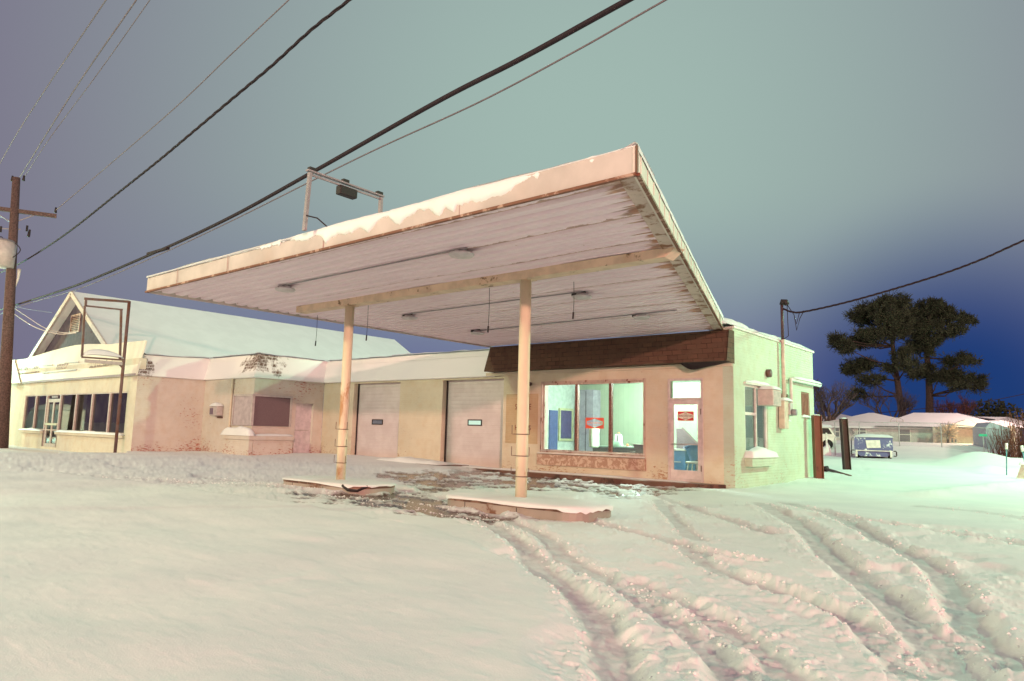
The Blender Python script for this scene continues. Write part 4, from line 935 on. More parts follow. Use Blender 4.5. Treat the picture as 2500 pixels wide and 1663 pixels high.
# curved parapet
pts = [(20, 884), (38, 879), (62, 876), (95, 866), (132, 855), (160, 848), (183, 843), (213, 840), (245, 840), (270, 840.5), (297, 837), (328, 832)]
b = MB(); TY = SY+.28; bot = []; top = []
for (a, c) in pts: p = py(a, c, TY); top.append((float(p[0]), TY, float(p[2])))
top[-1] = (sx1_-.18, TY, top[-1][2]-.05)
for i, p in enumerate(top): u = p[0]; bot.append((u+.3 if i == len(top)-1 else u, SY-.12, ZR))
bot[0] = (sx0_+.0, SY-.12, ZR)
bot[-1] = (sx1_+.12, SY-.12, ZR)
for i in range(len(top)-1): b.slab(bot[i], bot[i+1], top[i+1], top[i], .06)
b.slab((sx0_, SY+.1, ZR-.002), (sx1_+.1, SY+.1, ZR-.002), (sx1_+.1, SY-.12, ZR-.002), (sx0_, SY-.12, ZR-.002), .03)
pr = b.build('parapet', mat_snow('parapet_snow', .6, c3(.80, .77, .66), .4), sf)
MB().box(sx0_-.02, sx1_+.10, SY-.135, SY-.121, ZR-.03, ZR+.06).build('drip_edge', plain('drip_edge', c3(.30, .2, .22), .6), sf)
# plane 2 mansard
b = MB(); b.slab((sx1_+.12, SY-.12, ZR), (sx1_+.12, 15.2, ZR), (sx1_-.30, 15.62, 4.28), (sx1_-.30, SY+.3, 4.16), .06); m2 = b.build('side_mansard', 'shingle_snow', sf)
edge_snow([(sx1_-.30, SY+.3, 4.16), (sx1_-.30, 15.62, 4.28)], .10, m2, 9)
# sign remnants on the parapet
def onp(px_, py_):     # on the sloped parapet face
    p = py(px_, py_, SY)
    for _ in range(4):
        zt_q = np.interp(p[0], [q[0] for q in top], [q[2] for q in top]); t = (p[2]-ZR)/(zt_q-ZR); p = py(px_, py_, SY-.12+.4*t-.035)
    return p
for (x0_, y0_, x1__, y1__) in ((105, 893, 128, 891), (159, 886, 192, 884), (104, 911, 187, 903)):
    MB().beam(onp(x0_, y0_), onp(x1__, y1__), .04, .05).build('sign_rail', 'grey', sf)
text_mesh('sign_letters', 'VIDEO', 'grey', sf, onp(150, 895), (1, 0, 0), (0, .38, 1), .42, .01, float(onp(163, 893)[0]-onp(137, 897)[0]))
b = MB(); rr = random.Random(5)
for r0, r1, n, amp in (((41, 906), (95, 901), 14, 2.5), ((41, 915), (92, 910), 17, .8), ((215, 890), (270, 887), 13, 3), ((218, 899), (272, 892), 20, 2)):
    for k in range(n):
        t = k/(n-1); q = (r0[0]+(r1[0]-r0[0])*t, r0[1]+(r1[1]-r0[1])*t); a = onp(q[0], q[1]); h_ = .05+.05*rr.random()*amp
        b.beam(a, (a[0]+rr.uniform(-.03, .05), a[1]+h_*.3, a[2]+h_), .035, .02)
b.build('sign_studs', plain('faded_studs', c3(.35, .33, .30), .7), sf)
# gable and barn roof
AX = float(py(175, 711, 12.9)[0]); AZ = float(py(175, 711, 12.9)[2]); LX = float(py(60, 893, 12.9)[0]); LZ = float(py(60, 893, 12.9)[2]); RX = AX+(AX-LX); GY = 12.95
b = MB(); b.add([(LX+.3, GY+.35, 3.3), (RX-.3, GY+.35, 3.3), (RX-.3, GY+.35, LZ), (AX, GY+.35, AZ-.32), (LX+.3, GY+.35, LZ), (LX+.3, GY+.45, 3.3), (RX-.3, GY+.45, 3.3), (RX-.3, GY+.45, LZ), (AX, GY+.45, AZ-.32), (LX+.3, GY+.45, LZ)],
     [(0,1,2,3,4), (9,8,7,6,5), (0,5,6,1), (1,6,7,2), (4,9,5,0)])
ga = b.build('gable_wall', 'board', sf)
RB = float(px(963, 825, AX)[1])
mS = mat_snow('roof_snow_sheet', .3, c3(.80, .82, .81), .25)
sl_ = (AZ-LZ)/(RX-AX)
b = MB(); b.slab((RX+.35, GY, LZ-.35*sl_), (RX+.35, RB, LZ-.35*sl_), (AX, RB, AZ), (AX, GY, AZ), .18); b.slab((AX, GY, AZ-.001), (AX, RB, AZ-.001), (LX-.35, RB, LZ-.35*sl_), (LX-.35, GY, LZ-.35*sl_), .18); b.build('roof', mS, sf)
b = MB()
for s_ in (-1, 1):
    e = (AX+s_*(RX-AX+.36), GY-.06, LZ-.36*sl_-.1); b.beam((AX, GY-.06, AZ-.10), e, .08, .24, (0, 0, 1))
b.build('barge_board', plain('barge_paint', c3(.58, .50, .45), .6), sf)
vx = float(py(172, 785, GY+.3)[0]); vz0, vz1 = Zf(182, 812, GY+.3), Zf(182, 768, GY+.3)
b = MB(); vw = (X(194, 790, GY+.3)-X(172, 790, GY+.3)); frame(b, 'y', GY+.30, GY+.345, vx, vx+vw, vz0, vz1, .06)
for k in range(9): zz_ = vz0+.08+(vz1-vz0-.16)*k/8.5; b.slab((vx+.06, GY+.30, zz_), (vx+vw-.06, GY+.30, zz_), (vx+vw-.06, GY+.34, zz_+.06), (vx+.06, GY+.34, zz_+.06), .012)
b.build('gable_vent', 'trim', sf)
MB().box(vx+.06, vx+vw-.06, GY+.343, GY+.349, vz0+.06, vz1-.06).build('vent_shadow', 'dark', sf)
# barn right end chimney stub, left lean-to roof
b = MB(); q0 = py(33, 860, 14.5); b.box(float(q0[0]), LX+.4, 14.0, 20, 4.2, 4.75); b.build('lean_to', 'storewall', sf)
heap(float(q0[0])-.3, LX+.3, 13.7, 20, 4.75, .35, 14, 14, 12).build('lean_to_snow', 'snow', sf, True)
MB().box(-58, sx0_-.02, SY+.2, SY+9, ZB, 3.4).build('left_annex', 'storewall', sf)
heap(-58, sx0_+.1, SY+.1, SY+9, 3.4, .3, 20, 10, 13).build('annex_snow', 'snow', sf, True)
# hanging roof stick on barn roof (broken twig)

# ================================================================== CANOPY
ZU = 4.31; FL = (-16.27, 6.76); FR = (-3.86, 6.72); BR = (-7.90, 18.42); BL = (-16.45, 18.42); ZT = ZU+.30
cn = thing('canopy', 'wide rusting white steel canopy on two round columns over the pump islands', 'canopy', (-11, 11, 0))
def xr(y): return FR[0]+(BR[0]-FR[0])*(y-FR[1])/(BR[1]-FR[1])
def xl(y): return FL[0]+(BL[0]-FL[0])*(y-FL[1])/(BL[1]-FL[1])
mb = MB(); prof = []; y = FL[1]+.03; pitch = .30
while y < BL[1]-.01:
    for t, z in ((0, 0), (.16, 0), (.20, .08), (.27, .08)):
        prof.append((min(y+t*1.0, BL[1]), z))
    y += pitch
vs = []
for (yy, z) in prof:
    for k in range(9): vs.append((xl(yy)+.03+(xr(yy)-xl(yy)-.06)*k/8, yy, ZU+z+.012*math.sin(k*1.9+yy*.7)*(0 if k in (0, 8) else 1)))
n = len(prof); mb.add(vs, [(i*9+k, (i+1)*9+k, (i+1)*9+k+1, i*9+k+1) for i in range(n-1) for k in range(8)])
dk = mb.build('deck', 'deck', cn)
# fine ribs inside each pan
mb = MB()
for yy in np.arange(FL[1]+.09, BL[1]-.1, .30):
    mb.box(xl(yy)+.1, xr(yy)-.10, yy-.004, yy+.004, ZU-.004, ZU+.004); 
mb.build('deck_ribs', 'deck', dk)
MB().add([(FL[0]+.05, FL[1]+.05, ZT-.03), (FR[0]-.05, FR[1]+.05, ZT-.03), (BR[0]-.05, BR[1], ZT-.03), (BL[0]+.05, BL[1], ZT-.03)], [(0, 1, 2, 3)]).build('top_sheet', 'grey', cn)
def fas(a, b_, z0, z1, th, nm, mat, seg=1):
    m_ = MB(); d = Vector((b_[0]-a[0], b_[1]-a[1], 0)).normalized(); nn = Vector((d.y, -d.x, 0))*th
    m_.add([(a[0], a[1], z0), (b_[0], b_[1], z0), (b_[0], b_[1], z1), (a[0], a[1], z1), (a[0]-nn.x, a[1]-nn.y, z0), (b_[0]-nn.x, b_[1]-nn.y, z0), (b_[0]-nn.x, b_[1]-nn.y, z1), (a[0]-nn.x, a[1]-nn.y, z1)],
           [(0,1,2,3), (7,6,5,4), (0,4,5,1), (3,2,6,7), (0,3,7,4), (1,5,6,2)])
    return m_.build(nm, mat, cn)
ff = fas(FL, FR, ZU-.03, ZT, .05, 'front_fascia', 'fascia')
fs_ = fas((FR[0]+.0, FR[1]), (BR[0]+.0, BR[1]), ZU-.03, ZT, .05, 'side_fascia', 'fascia_side')
b = MB(); b.f = [tuple(p.vertices) for p in fs_.data.polygons]; w0_ = wloc(fs_); b.v = [tuple(v.co+w0_) for v in fs_.data.vertices]
for k in range(26):
    t = (k+.5)/26*.93; p = Vector((FR[0]+(BR[0]-FR[0])*t+.003, FR[1]+(BR[1]-FR[1])*t, 0)); b.beam((p.x, p.y, ZU+.02+.1*((k*7) % 3)/3), (p.x, p.y, ZT-.02), .014, .012)
bpy.data.objects.remove(fs_); fs_ = b.build('side_fascia', 'fascia_side', cn)
fas((BL[0], BL[1]), (FL[0], FL[1]), ZU+.0, ZT, .05, 'left_fascia', 'fascia')
# inner edge angle, drip rails
b = MB(); b.beam((FL[0], FL[1]-.012, ZU-.035), (FR[0], FR[1]-.012, ZU-.035), .05, .035); b.beam((FR[0]+.012, FR[1], ZU-.035), (BR[0]+.012, BR[1], ZU-.035), .05, .035); b.beam((FR[0]+.0, FR[1]-.0, ZU-.02), (FR[0]+.0, FR[1]-.0, ZT), .05, .05) if False else None
b.build('drip_rail', rusty('drip_rust', c3(.45, .28, .22), rust=c3(.16, .05, .025), amount=1.2, scale=6), ff)
b = MB(); b.box(FL[0]+.0, FL[0]+.015, FL[1], BL[1], ZU-.05, ZU-.0); b.build('left_edge_angle', 'fascia', cn)
b = MB()
for yy in np.arange(FL[1]+.03+.235, BL[1]-.1, .30): b.box(xl(yy)+.004, xl(yy)+.02, yy-.07, yy+.06, ZU+.001, ZU+.052)
b.build('rib_end_shade', 'dark', cn)  # dark blocks stand in for the shade inside the rib ends
MB().box(FR[0]-.012, FR[0]+.012, FR[1]-.018, FR[1]+.012, ZU-.03, ZT).build('corner_joint', 'rust', cn)
b = MB()
for q in (440, 560, 790, 1120, 1500):
    xx = float(py(q, 600, 6.74)[0]); b.box(xx-.008, xx+.008, 6.725, 6.733, ZU-.02, ZT)
b.build('fascia_joint', plain('joint_line', c3(.40, .28, .26), .7), ff)
# steel edge channel under the right edge
b = MB(); b.beam((FR[0]-.14, FR[1]+.05, ZU-.012), (BR[0]-.14, BR[1], ZU-.012), .24, .02); b.build('edge_channel', rusty('channel_rust', c3(.55, .42, .38), rust=c3(.18, .07, .03), amount=.75, scale=4), cn)
# snow draped over the front fascia and lying on the top
def drape(px_):
    tab = ((355, .02), (500, .05), (640, .10), (700, .12), (735, .28), (752, .42), (772, .15), (790, .45), (800, .98), (812, .50), (850, .62), (885, .52), (903, .78), (925, .30), (948, .28), (965, .72), (982, .80), (1000, .58), (1022, .36), (1048, .34), (1064, .80), (1078, .95), (1090, .60), (1113, .98), (1118, .60), (1150, .72), (1200, .66), (1250, .60), (1262, .30), (1300, .12), (1312, .34), (1322, .08), (1430, .05), (1445, .26), (1458, .05), (1530, .06), (1562, .0))
    for (a, v), (c, w_) in zip(tab, tab[1:]):
        if px_ <= c: return v+(w_-v)*max(0, (px_-a))/(c-a)
    return 0
vs = []; n = 520
def front_px(x):                                   # station of a point of the front edge as seen from the road
    d = np.array([x, 6.74, ZT])-O; z = d@FW; return 1250+FPX*(d@RI)/z
rr = np.random.RandomState(4)
for i in range(n+1):
    x = FL[0]+(FR[0]-FL[0])*i/n; q = front_px(x); dd = drape(q)*.30
    nz = float(fbm(np.array([x*7.0]), np.array([3.3]), 5, .62)[0])-.5; nb = float(fbm(np.array([x*1.2]), np.array([8.1]), 3)[0])
    dd = min(.315, max(0.004, dd*.92+(.15*nz*(1 if dd > .03 else .2)))); th = min(.030, .006+dd*.11); top_ = .02+.08*nb*min(1, .25+dd*6)
    yv = 6.735
    for (yy, z) in ((yv+1.2, ZT+.10), (yv+.45, ZT+top_+.05), (yv+.14, ZT+top_+.02), (yv-.005, ZT+top_*.6), (yv-th, ZT-.02), (yv-th*1.15, ZT-dd*.55), (yv-th*.8, ZT-dd*.92), (yv+.004, ZT-dd)): vs.append((min(x, xr(yy)-.01), yy, z))
MB().add(vs, [(i*8+k, (i+1)*8+k, (i+1)*8+k+1, i*8+k+1) for i in range(n) for k in range(7)]).build('draped_snow', 'snow', ff, True)
vs = []; nx, ny = 50, 44
for i in range(nx+1):
    for j in range(ny+1):
        yy = 6.9+(18.3-6.9)*j/ny; x = xl(yy)+.03+(xr(yy)-xl(yy)-.06)*i/nx
        e = min(1, 6*(1-abs(2*i/nx-1)))**.5*(1 if j < ny else 0)
        vs.append((x, yy, ZT-.02+.13*e*(.6+.7*float(fbm(np.array([x*.8]), np.array([yy*.8]), 3)[0]))))
MB().add(vs, [(i*(ny+1)+j, (i+1)*(ny+1)+j, (i+1)*(ny+1)+j+1, i*(ny+1)+j+1) for i in range(nx) for j in range(ny)]).build('roof_snow', 'snow', cn, True)
# right edge thin snow
vs = []; n = 160
for i in range(n+1):
    t = i/n; x = FR[0]+(BR[0]-FR[0])*t; yy = FR[1]+(BR[1]-FR[1])*t; nz = float(fbm(np.array([yy*3.0]), np.array([1.3]), 4)[0]); hh = .02+.06*nz+.12*sstep(.55, 1, np.array([t]))[0]
    for (o_, z) in ((-.25, ZT-.01), (-.03, ZT+hh), (.012, ZT+hh*.4), (.016, ZT-.03-.04*nz)): vs.append((x+o_, yy, z))
MB().add(vs, [(i*4+k, (i+1)*4+k, (i+1)*4+k+1, i*4+k+1) for i in range(n) for k in range(3)]).build('edge_snow', 'snow', fs_, True)
# beam and columns
BY = 9.96; bz = 4.16
b = MB(); b.box(-15.1, -5.15, BY-.14, BY+.14, bz, bz+.015); b.box(-15.1, -5.15, BY-.14, BY-.125, bz+.015, ZU-.002); b.box(-15.1, -5.15, BY+.125, BY+.14, bz+.015, ZU-.002)
b.box(-15.1, -15.085, BY-.125, BY+.125, bz+.015, ZU-.002); b.slab((-5.15, BY-.14, bz), (-4.95, BY-.14, ZU-.002), (-4.95, BY+.14, ZU-.002), (-5.15, BY+.14, bz), .01)
b.add([(-5.15, BY-.14, bz), (-4.95, BY-.14, ZU-.002), (-5.15, BY-.14, ZU-.002)], [(0, 1, 2)])
b.build('beam', 'beam', cn)
for cx, lab in ((-13.17, None), (-8.02, None)):
    co = MB().tube([(cx, BY, .1), (cx, BY, 1.2), (cx, BY, bz)], .105, 24).build('column', 'column', cn, True)
    MB().box(cx-.15, cx+.15, BY-.135, BY+.135, bz-.014, bz-.001).build('column_plate', 'beam', co)
    b = MB()
    for z in (.62, .98, 1.36):
        b.tube([(cx+.108*math.cos(a), BY+.108*math.sin(a), z) for a in np.linspace(0, 2*math.pi, 19)], .008, 5)
        for s_ in (-1, 1):
            b.tube([(cx+s_*.105, BY-.03, z), (cx+s_*.20, BY-.05, z), (cx+s_*.20, BY-.05, z+.16)], .007, 5)
    b.build('strap_hook', 'rust', co)
# conduits and lamps under the deck
def under(px_, py_, z=ZU-.05): return gz(px_, py_, z)
def cline(a, b_, z=ZU-.03):
    p = under(*a, z); q = under(*b_, z); MB().tube([p, q], .014, 6).build('conduit', 'steel', cn, True)
cline((1000+0/2.946, 330+895/2.946), (683, 699)); cline((1000, 629+5), (1140, 605))
cline((1000, 766), (1420, 712)); cline((1165, 808), (1652, 757)); 
def clamp_(px_, py_, r=.21):
    p = under(px_, py_, ZU-.02); t = MB(); n = 22; ring = []
    prof = ((r*.55, 0), (r*.62, -.03), (r*1.0, -.055), (r*1.0, -.075), (r*.86, -.10), (r*.3, -.115))
    for rr_, dz in prof:
        for j in range(n): a = 2*math.pi*j/n; ring.append((p[0]+rr_*math.cos(a), p[1]+rr_*math.sin(a), p[2]+dz))
    t.add(ring, [(l*n+j, l*n+(j+1) % n, (l+1)*n+(j+1) % n, (l+1)*n+j) for l in range(5) for j in range(n)]+[tuple(5*n+j for j in range(n))])
    o = t.build('lamp_housing', plain('lamp_glass', c3(.50, .44, .47), .35), cn, True)
    MB().tube([(p[0]-r*1.2, p[1]+.02, p[2]-.0), (p[0]+r*.3, p[1]+.02, p[2]-.0)], .05, 8).build('lamp_bracket', 'dark', o, True)
for q in ((1127, 612), (697, 699), (1000, 770), (1421, 717), (1566, 768), (1166, 808)): clamp_(*q)
# dangling cords under the beam
for (x_, y0_, y1__) in ((1195, 703, 812), (1401, 688, 779), (775, 770, 845), (899, 745, 832)):
    p = gz(x_, y0_, 4.28 if x_ in (1401, 1195, 899, 775) else 4.3)
    t = pd(x_, y1__, math.hypot(p[0], p[1])); m_ = MB(); m_.tube([(p[0], p[1], p[2]), (p[0]+.01, p[1], (p[2]+t[2])/2), (p[0], p[1], t[2]+.1)], .006, 5); m_.tube([(p[0], p[1], t[2]+.13), (p[0]-.01, p[1], t[2])], .018, 6)
    m_.build('dangling_cord', 'dark', cn)

# ================================================================== SIGN FRAME ON THE CANOPY
b0 = gz(743, 563, ZT); SX = float(b0[0])
sgn = thing('roof_sign_frame', 'empty steel sign frame standing on the snowy canopy edge', 'sign frame', (SX, float(b0[1]), ZT))
y0 = float(px(757, 422, SX)[1]); zt_ = float(px(757, 422, SX)[2]); y1 = float(px(930, 484, SX)[1]); zt2 = float(px(930, 484, SX)[2]); zt2 = (zt_+zt2)/2; 
yb0 = float(b0[1]); y0 = max(y0, yb0-.3)
MB().beam((SX, yb0, ZT), (SX, y0, zt_), .07, .05, (0, 1, 0)).build('leg', 'steel', sgn); MB().beam((SX, y1, ZT), (SX, y1, zt2), .07, .05, (0, 1, 0)).build('leg', 'steel', sgn)
tb = MB(); tb.beam((SX, y0-.06, zt_+.03), (SX, y1+.05, zt2+.03), .08, .025); tb.beam((SX, y0-.0, zt_-.03), (SX, y1, zt2-.03), .03, .03); tb.build('top_bar', 'steel', sgn)
la, lb = px(826, 450, SX), px(868, 466, SX)
def lerp(a, c, t): return a+(c-a)*t
tA = (float(la[1])-y0)/(y1-y0); tB = (float(lb[1])-y0)/(y1-y0)
MB().beam((SX, float(la[1]), lerp(zt_, zt2, tA)-.12), (SX, float(lb[1]), lerp(zt_, zt2, tB)-.12), .14, .16).build('lamp_box', 'dark', sgn, bevel=.02)
for t in (.02, .47, .97): MB().beam((SX, lerp(y0, y1, t)-.06, lerp(zt_, zt2, t)+.07), (SX, lerp(y0, y1, t)+.06, lerp(zt_, zt2, t)+.07), .08, .05).build('clip', 'dark', sgn)
MB().tube([(SX+.03, yb0, ZT+.25), (SX+.2, yb0+.1, ZT+.2), (SX+.35, yb0+.2, ZT+.05)], .012, 5).build('wire_stub', 'dark', sgn)

# ================================================================== PUMP ISLANDS
def island(x0, x1, y0, y1, h, label, kx, corner_rust=False):
    t = thing('pump_island', label, 'pump island', ((x0+x1)/2, (y0+y1)/2, 0), 'concrete pump islands under the canopy')
    def rr(o, r):
        P = []; r = r-o if r-o > .02 else .02
        for (cx, cy, a0) in ((x1-o-r, y1-o-r, 0), (x0+o+r, y1-o-r, 90), (x0+o+r, y0+o+r, 180), (x1-o-r, y0+o+r, 270)):
            for k in range(7): a = math.radians(a0+k*15); P.append((cx+r*math.cos(a), cy+r*math.sin(a)))
        return P
    k = MB().prism(rr(0, .42), -.06, h).build('kerb', 'island', t)
    m_ = MB(); P1 = rr(-.006, .42); P2 = rr(-.012, .42); n = len(P1); m_.add([(p[0], p[1], h-.045) for p in P1]+[(p[0], p[1], h+.004) for p in P1], [(i, (i+1) % n, n+(i+1) % n, n+i) for i in range(n)]); m_.build('steel_edge', rusty('edge_rust', c3(.26, .14, .10), rust=c3(.10, .04, .025), amount=.9, scale=5), k)
    # snow cover: inset rings, uneven
    levels = ((-.03, -.05), (-.035, 0), (-.01, .04), (.06, .062), (.16, .07), (.30, .075), (.42, .078)); vs = []; n = 28*4; base = rr(0, .42)
    dense = []
    for i in range(28):
        a, c = base[i], base[(i+1) % 28]
        for q in range(4): dense.append((a[0]+(c[0]-a[0])*q/4, a[1]+(c[1]-a[1])*q/4))
    cx, cy = (x0+x1)/2, (y0+y1)/2
    for o, z in levels:
        for i, p in enumerate(dense):
            dx = max(-1, min(1, (p[0]-cx)/((x1-x0)/2))); dy = (p[1]-cy)/((y1-y0)/2)
            qx = p[0]-o*np.sign(p[0]-cx)*min(1, abs(dx)**6*1.0+.0)*1.2; qy = cy+(p[1]-cy)*(1-o/((y1-y0)/2)*.98)
            nz = float(fbm(np.array([p[0]*4+o*3+kx]), np.array([p[1]*4+o*5]), 3)[0])
            zz_ = z if z >= 0 else z*max(0, (nz-.42)*3.2)
            vs.append((qx, qy, h+zz_*(.4+.6*nz)+.004))
    L_ = len(levels); m_ = MB().add(vs, [(l*n+i, l*n+(i+1) % n, (l+1)*n+(i+1) % n, (l+1)*n+i) for l in range(L_-1) for i in range(n)]+[tuple((L_-1)*n+i for i in range(n))])
    m_.build('snow_cover', 'snow', t, True)
    for q in (.22, .6): MB().box(x0+(x1-x0)*q-.006, x0+(x1-x0)*q+.006, y0-.0035, y0-.001, 0, h-.05).build('kerb_joint', 'dark', k)
    return t
isl = island(-14.85, -11.85, 9.42, 10.62, .19, 'snow covered pump island under the left canopy column with a chipped dark corner', 1)
isr = island(-9.42, -6.35, 9.30, 10.55, .21, 'snow covered pump island under the right canopy column, nearest the road', 2)
b = MB(); b.tube([(-12.35, 9.40, .20), (-12.15, 9.39, .12), (-11.98, 9.50, .11), (-11.88, 9.68, .20)], .03, 6); b.build('chipped_corner', 'dark', isl)

# ================================================================== POLE SIGN
pb = pd(281, 1103, math.hypot(-29.5, 11.75)); PXs, PYs = float(pb[0]), float(pb[1]); pz = float(pd(309, 735, math.hypot(PXs, PYs))[2])
ps_ = thing('pole_sign', 'rusty empty sign frame on a thin pole before the yellow shop front', 'sign', (PXs, PYs, 0))
def on(px_, py_): p = px(px_, py_, PXs); return (PXs, float(p[1]), float(p[2]))
def onA(px_, py_): p = py(px_, py_, PYs); return (float(p[0]), PYs, float(p[2]))
fr_ = onA
MB().tube([(PXs, PYs, -.1), (PXs, PYs, pz)], .06, 10).build('post', 'rust', ps_, True)
pa = on(206, 729); pbt = on(199, 872)
zt_ = (pa[2]+pz)/2; yl = pa[1]
b = MB(); b.beam((PXs, yl, on(210, 730)[2]), (PXs, PYs, pz-.02), .07, .09); b.build('top_arm', 'rust', ps_)
b = MB(); b.beam(on(210, 747), (PXs, PYs-.22, on(297, 756)[2]), .05, .06); b.beam(on(210, 730), on(209, 747), .05, .08); b.beam(on(207, 747), on(200, 871), .06, .07); b.beam(on(296, 755), on(293, 877), .06, .08); b.beam(on(199, 872), on(300, 879), .06, .06); b.build('box_frame', 'rust', ps_)
b = MB(); b.beam(on(207, 881), on(298, 888), .09, .12); b.build('lower_arm', 'grey', ps_)
b = MB(); b.beam(on(290, 888), (PXs, PYs, on(300, 900)[2]), .04, .05); b.build('brace', 'rust', ps_)
q0 = on(201, 871); q1 = on(299, 878)
vs = []; n = 20
for i in range(n+1):
    t = i/n; yy = lerp(q0[1], q1[1], t); z = lerp(q0[2], q1[2], t)+.03; h_ = .30*(math.sin(math.pi*min(1, max(0, t*1.0))**.8)**.5 if 0 < t < 1 else 0)
    for a in (-.16, -.10, 0, .10, .16): vs.append((PXs+a, yy, z+h_*(1-(a/.17)**2)**.6))
MB().add(vs, [(i*5+k, i*5+k+1, (i+1)*5+k+1, (i+1)*5+k) for i in range(n) for k in range(4)]).build('snow_pile', 'snow', ps_, True)

# ================================================================== UTILITY POLE
P0 = gz(4, 1089, .1); UPX, UPY = float(P0[0]), float(P0[1]); dP = math.hypot(UPX, UPY)
up_ = thing('utility_pole', 'tall wooden utility pole with crossarm and pale transformer at the left edge', 'utility pole', (UPX, UPY, 0))
def at(px_, py_): p = pd(px_, py_, dP); return (float(p[0]), float(p[1]), float(p[2]))
topz = at(40, 434)[2]
tlean = at(40, 434); MB().tube([(UPX, UPY, -.2), ((UPX+tlean[0])/2, (UPY+tlean[1])/2, topz/2), tlean], .30, 14, .17).build('pole', 'wood', up_, True)
ca, cb = at(-140, 492), at(138, 528)
ca = np.array(ca); cb = np.array(cb)
MB().beam(ca, cb, .14, .20).build('crossarm', 'wood', up_)
MB().beam(at(30, 545), at(88, 524), .05, .04).build('brace', 'steel', up_); MB().beam(at(30, 545), at(-30, 508), .05, .04).build('brace', 'steel', up_)
for q in ((136, 514), (58, 436), (70, 573), (30, 437)): p = at(*q); MB().tube([(p[0], p[1], p[2]-.12), (p[0], p[1], p[2]+.16)], .07, 8, .04).build('insulator', 'dark', up_, True)
ta, tb_ = at(20, 600), at(12, 655); td_ = Vector(tb_)-Vector(ta); off = Vector((FW[0], FW[1], 0)).normalized()*-.45
tt = MB(); tt.tube([Vector(ta)+off+Vector((0,0,.05)), Vector(tb_)+off], .62, 20); tr2 = tt.build('transformer', plain('transformer_paint', c3(.55, .48, .46), .5), up_, True)
MB().tube([Vector(ta)+off+Vector((0, 0, .04)), Vector(ta)+off+Vector((0, 0, .16))], .64, 20, .5).build('lid', 'steel', tr2, True)
b = MB()
for c_ in (((35, 600), (62, 603), (78, 620), (66, 635), (46, 645)), ((36, 600), (45, 612), (44, 630), (38, 645)), ((0, 605), (15, 622), (25, 645)), ((36, 596), (34, 590), (24, 590))):
    pts = smooth_line([np.array([*q, 0]) for q in c_], 5); b.tube([np.array(at(float(q[0]), float(q[1])))+np.array(off*1.9) for q in pts], .022, 5)
b.build('jumper', 'dark', tr2, True)
b = MB(); b.tube([at(47, 657), at(44, 680), at(34, 708)], .09, 8, .03); b.build('cable_bundle', 'white', up_, True)
MB().beam(at(-5, 558), at(50, 560), .04, .05).build('bracket', 'steel', up_)
for q in ((2, 560), (66, 558), (72, 568)): p = at(*q); MB().tube([(p[0], p[1], p[2]-.15), (p[0], p[1], p[2]+.15)], .05, 6).build('cutout', 'dark', up_)
# ---- wires: catenaries hanging in the upright plane of the pole line
D = (1, -.1)
def wire(name, pts, r, mat, label, P=None, Dn=D, grp='overhead wires strung from the utility pole', twist=0, ext=0):
    p = [pl(x_, y_, P or (UPX, UPY), Dn) for x_, y_ in pts]
    if ext: p.append(p[-1]+(p[-1]-p[-2])/np.linalg.norm(p[-1]-p[-2])*ext)
    P3 = []
    for i in range(len(p)-1):
        p0 = p[max(i-1, 0)]; p1 = p[i]; p2 = p[i+1]; p3 = p[min(i+2, len(p)-1)]; k = 12 if not twist else 40
        for q in range(k):
            t = q/k; P3.append(.5*((2*p1)+(-p0+p2)*t+(2*p0-5*p1+4*p2-p3)*t*t+(-p0+3*p1-3*p2+p3)*t**3))
    P3.append(p[-1]); b = MB()
    if not twist: b.tube(P3, r, 6)
    else:
        s_ = 0; acc = [0]
        for i in range(1, len(P3)): s_ += float(np.linalg.norm(P3[i]-P3[i-1])); acc.append(s_)
        # resample evenly so the strands coil smoothly
        n = int(s_/(twist/10)); Q = np.array(P3); S = np.array(acc); ss = np.linspace(0, s_, n); R3 = np.stack([np.interp(ss, S, Q[:, k]) for k in range(3)], 1)
        for ph in (0, 2.09, 4.19):
            b.tube([R3[i]+np.array([0, math.cos(ss[i]/twist*6.283+ph), math.sin(ss[i]/twist*6.283+ph)])*r*1.05 for i in range(n)], r, 5)
    o = b.build(name, mat, None, True); tagv(o, label, 'wire', grp); return o
wire('overhead_wire', [(-30, 455), (31, 344), (110, 220), (259, 0)], .026, 'cable2', 'thin high wire nearest the top left corner of the sky', ext=6)
wire('overhead_wire', [(49, 432), (180, 222), (333, 0)], .026, 'cable2', 'second high wire from the left, running from the pole top', ext=6)
wire('overhead_wire', [(55, 440), (120, 340), (240, 178), (366, 0)], .016, 'cable2', 'faint thin wire just right of the second high wire', ext=6)
wire('overhead_wire', [(137, 513), (230, 434), (420, 270), (560, 137), (705, 0)], .016, 'cable2', 'wire running up from the tip of the crossarm', ext=6)
wire('twisted_cable', [(0, 666), (49, 643), (110, 606), (179, 558), (286, 473), (384, 395), (469, 324), (576, 234), (661, 163), (759, 74), (853, 0)], .019, 'cable', 'twisted service cable sagging from the transformer to the top of the view', twist=1.5, ext=5)
wire('thick_cable', [(-40, 775), (0, 757), (70, 735), (191, 695), (371, 620), (552, 536), (762, 421), (1061, 252), (1273, 143), (1533, 0)], .040, 'cable', 'thick black bundled cable crossing above the canopy', ext=4)
wire('overhead_wire', [(-40, 790), (0, 768), (70, 741), (191, 706), (371, 630), (552, 546), (785, 430), (933, 358), (1167, 251), (1400, 128), (1625, 0)], .013, 'cable2', 'thin wire running just below the thick black cable', ext=4)
b = MB(); b.beam(pl(362, 620, (UPX, UPY), D), pl(410, 606, (UPX, UPY), D), .10, .06); tagv(b.build('cable_splice', 'cable'), 'short dark splice sleeve clipped on the thick cable', 'cable splice')
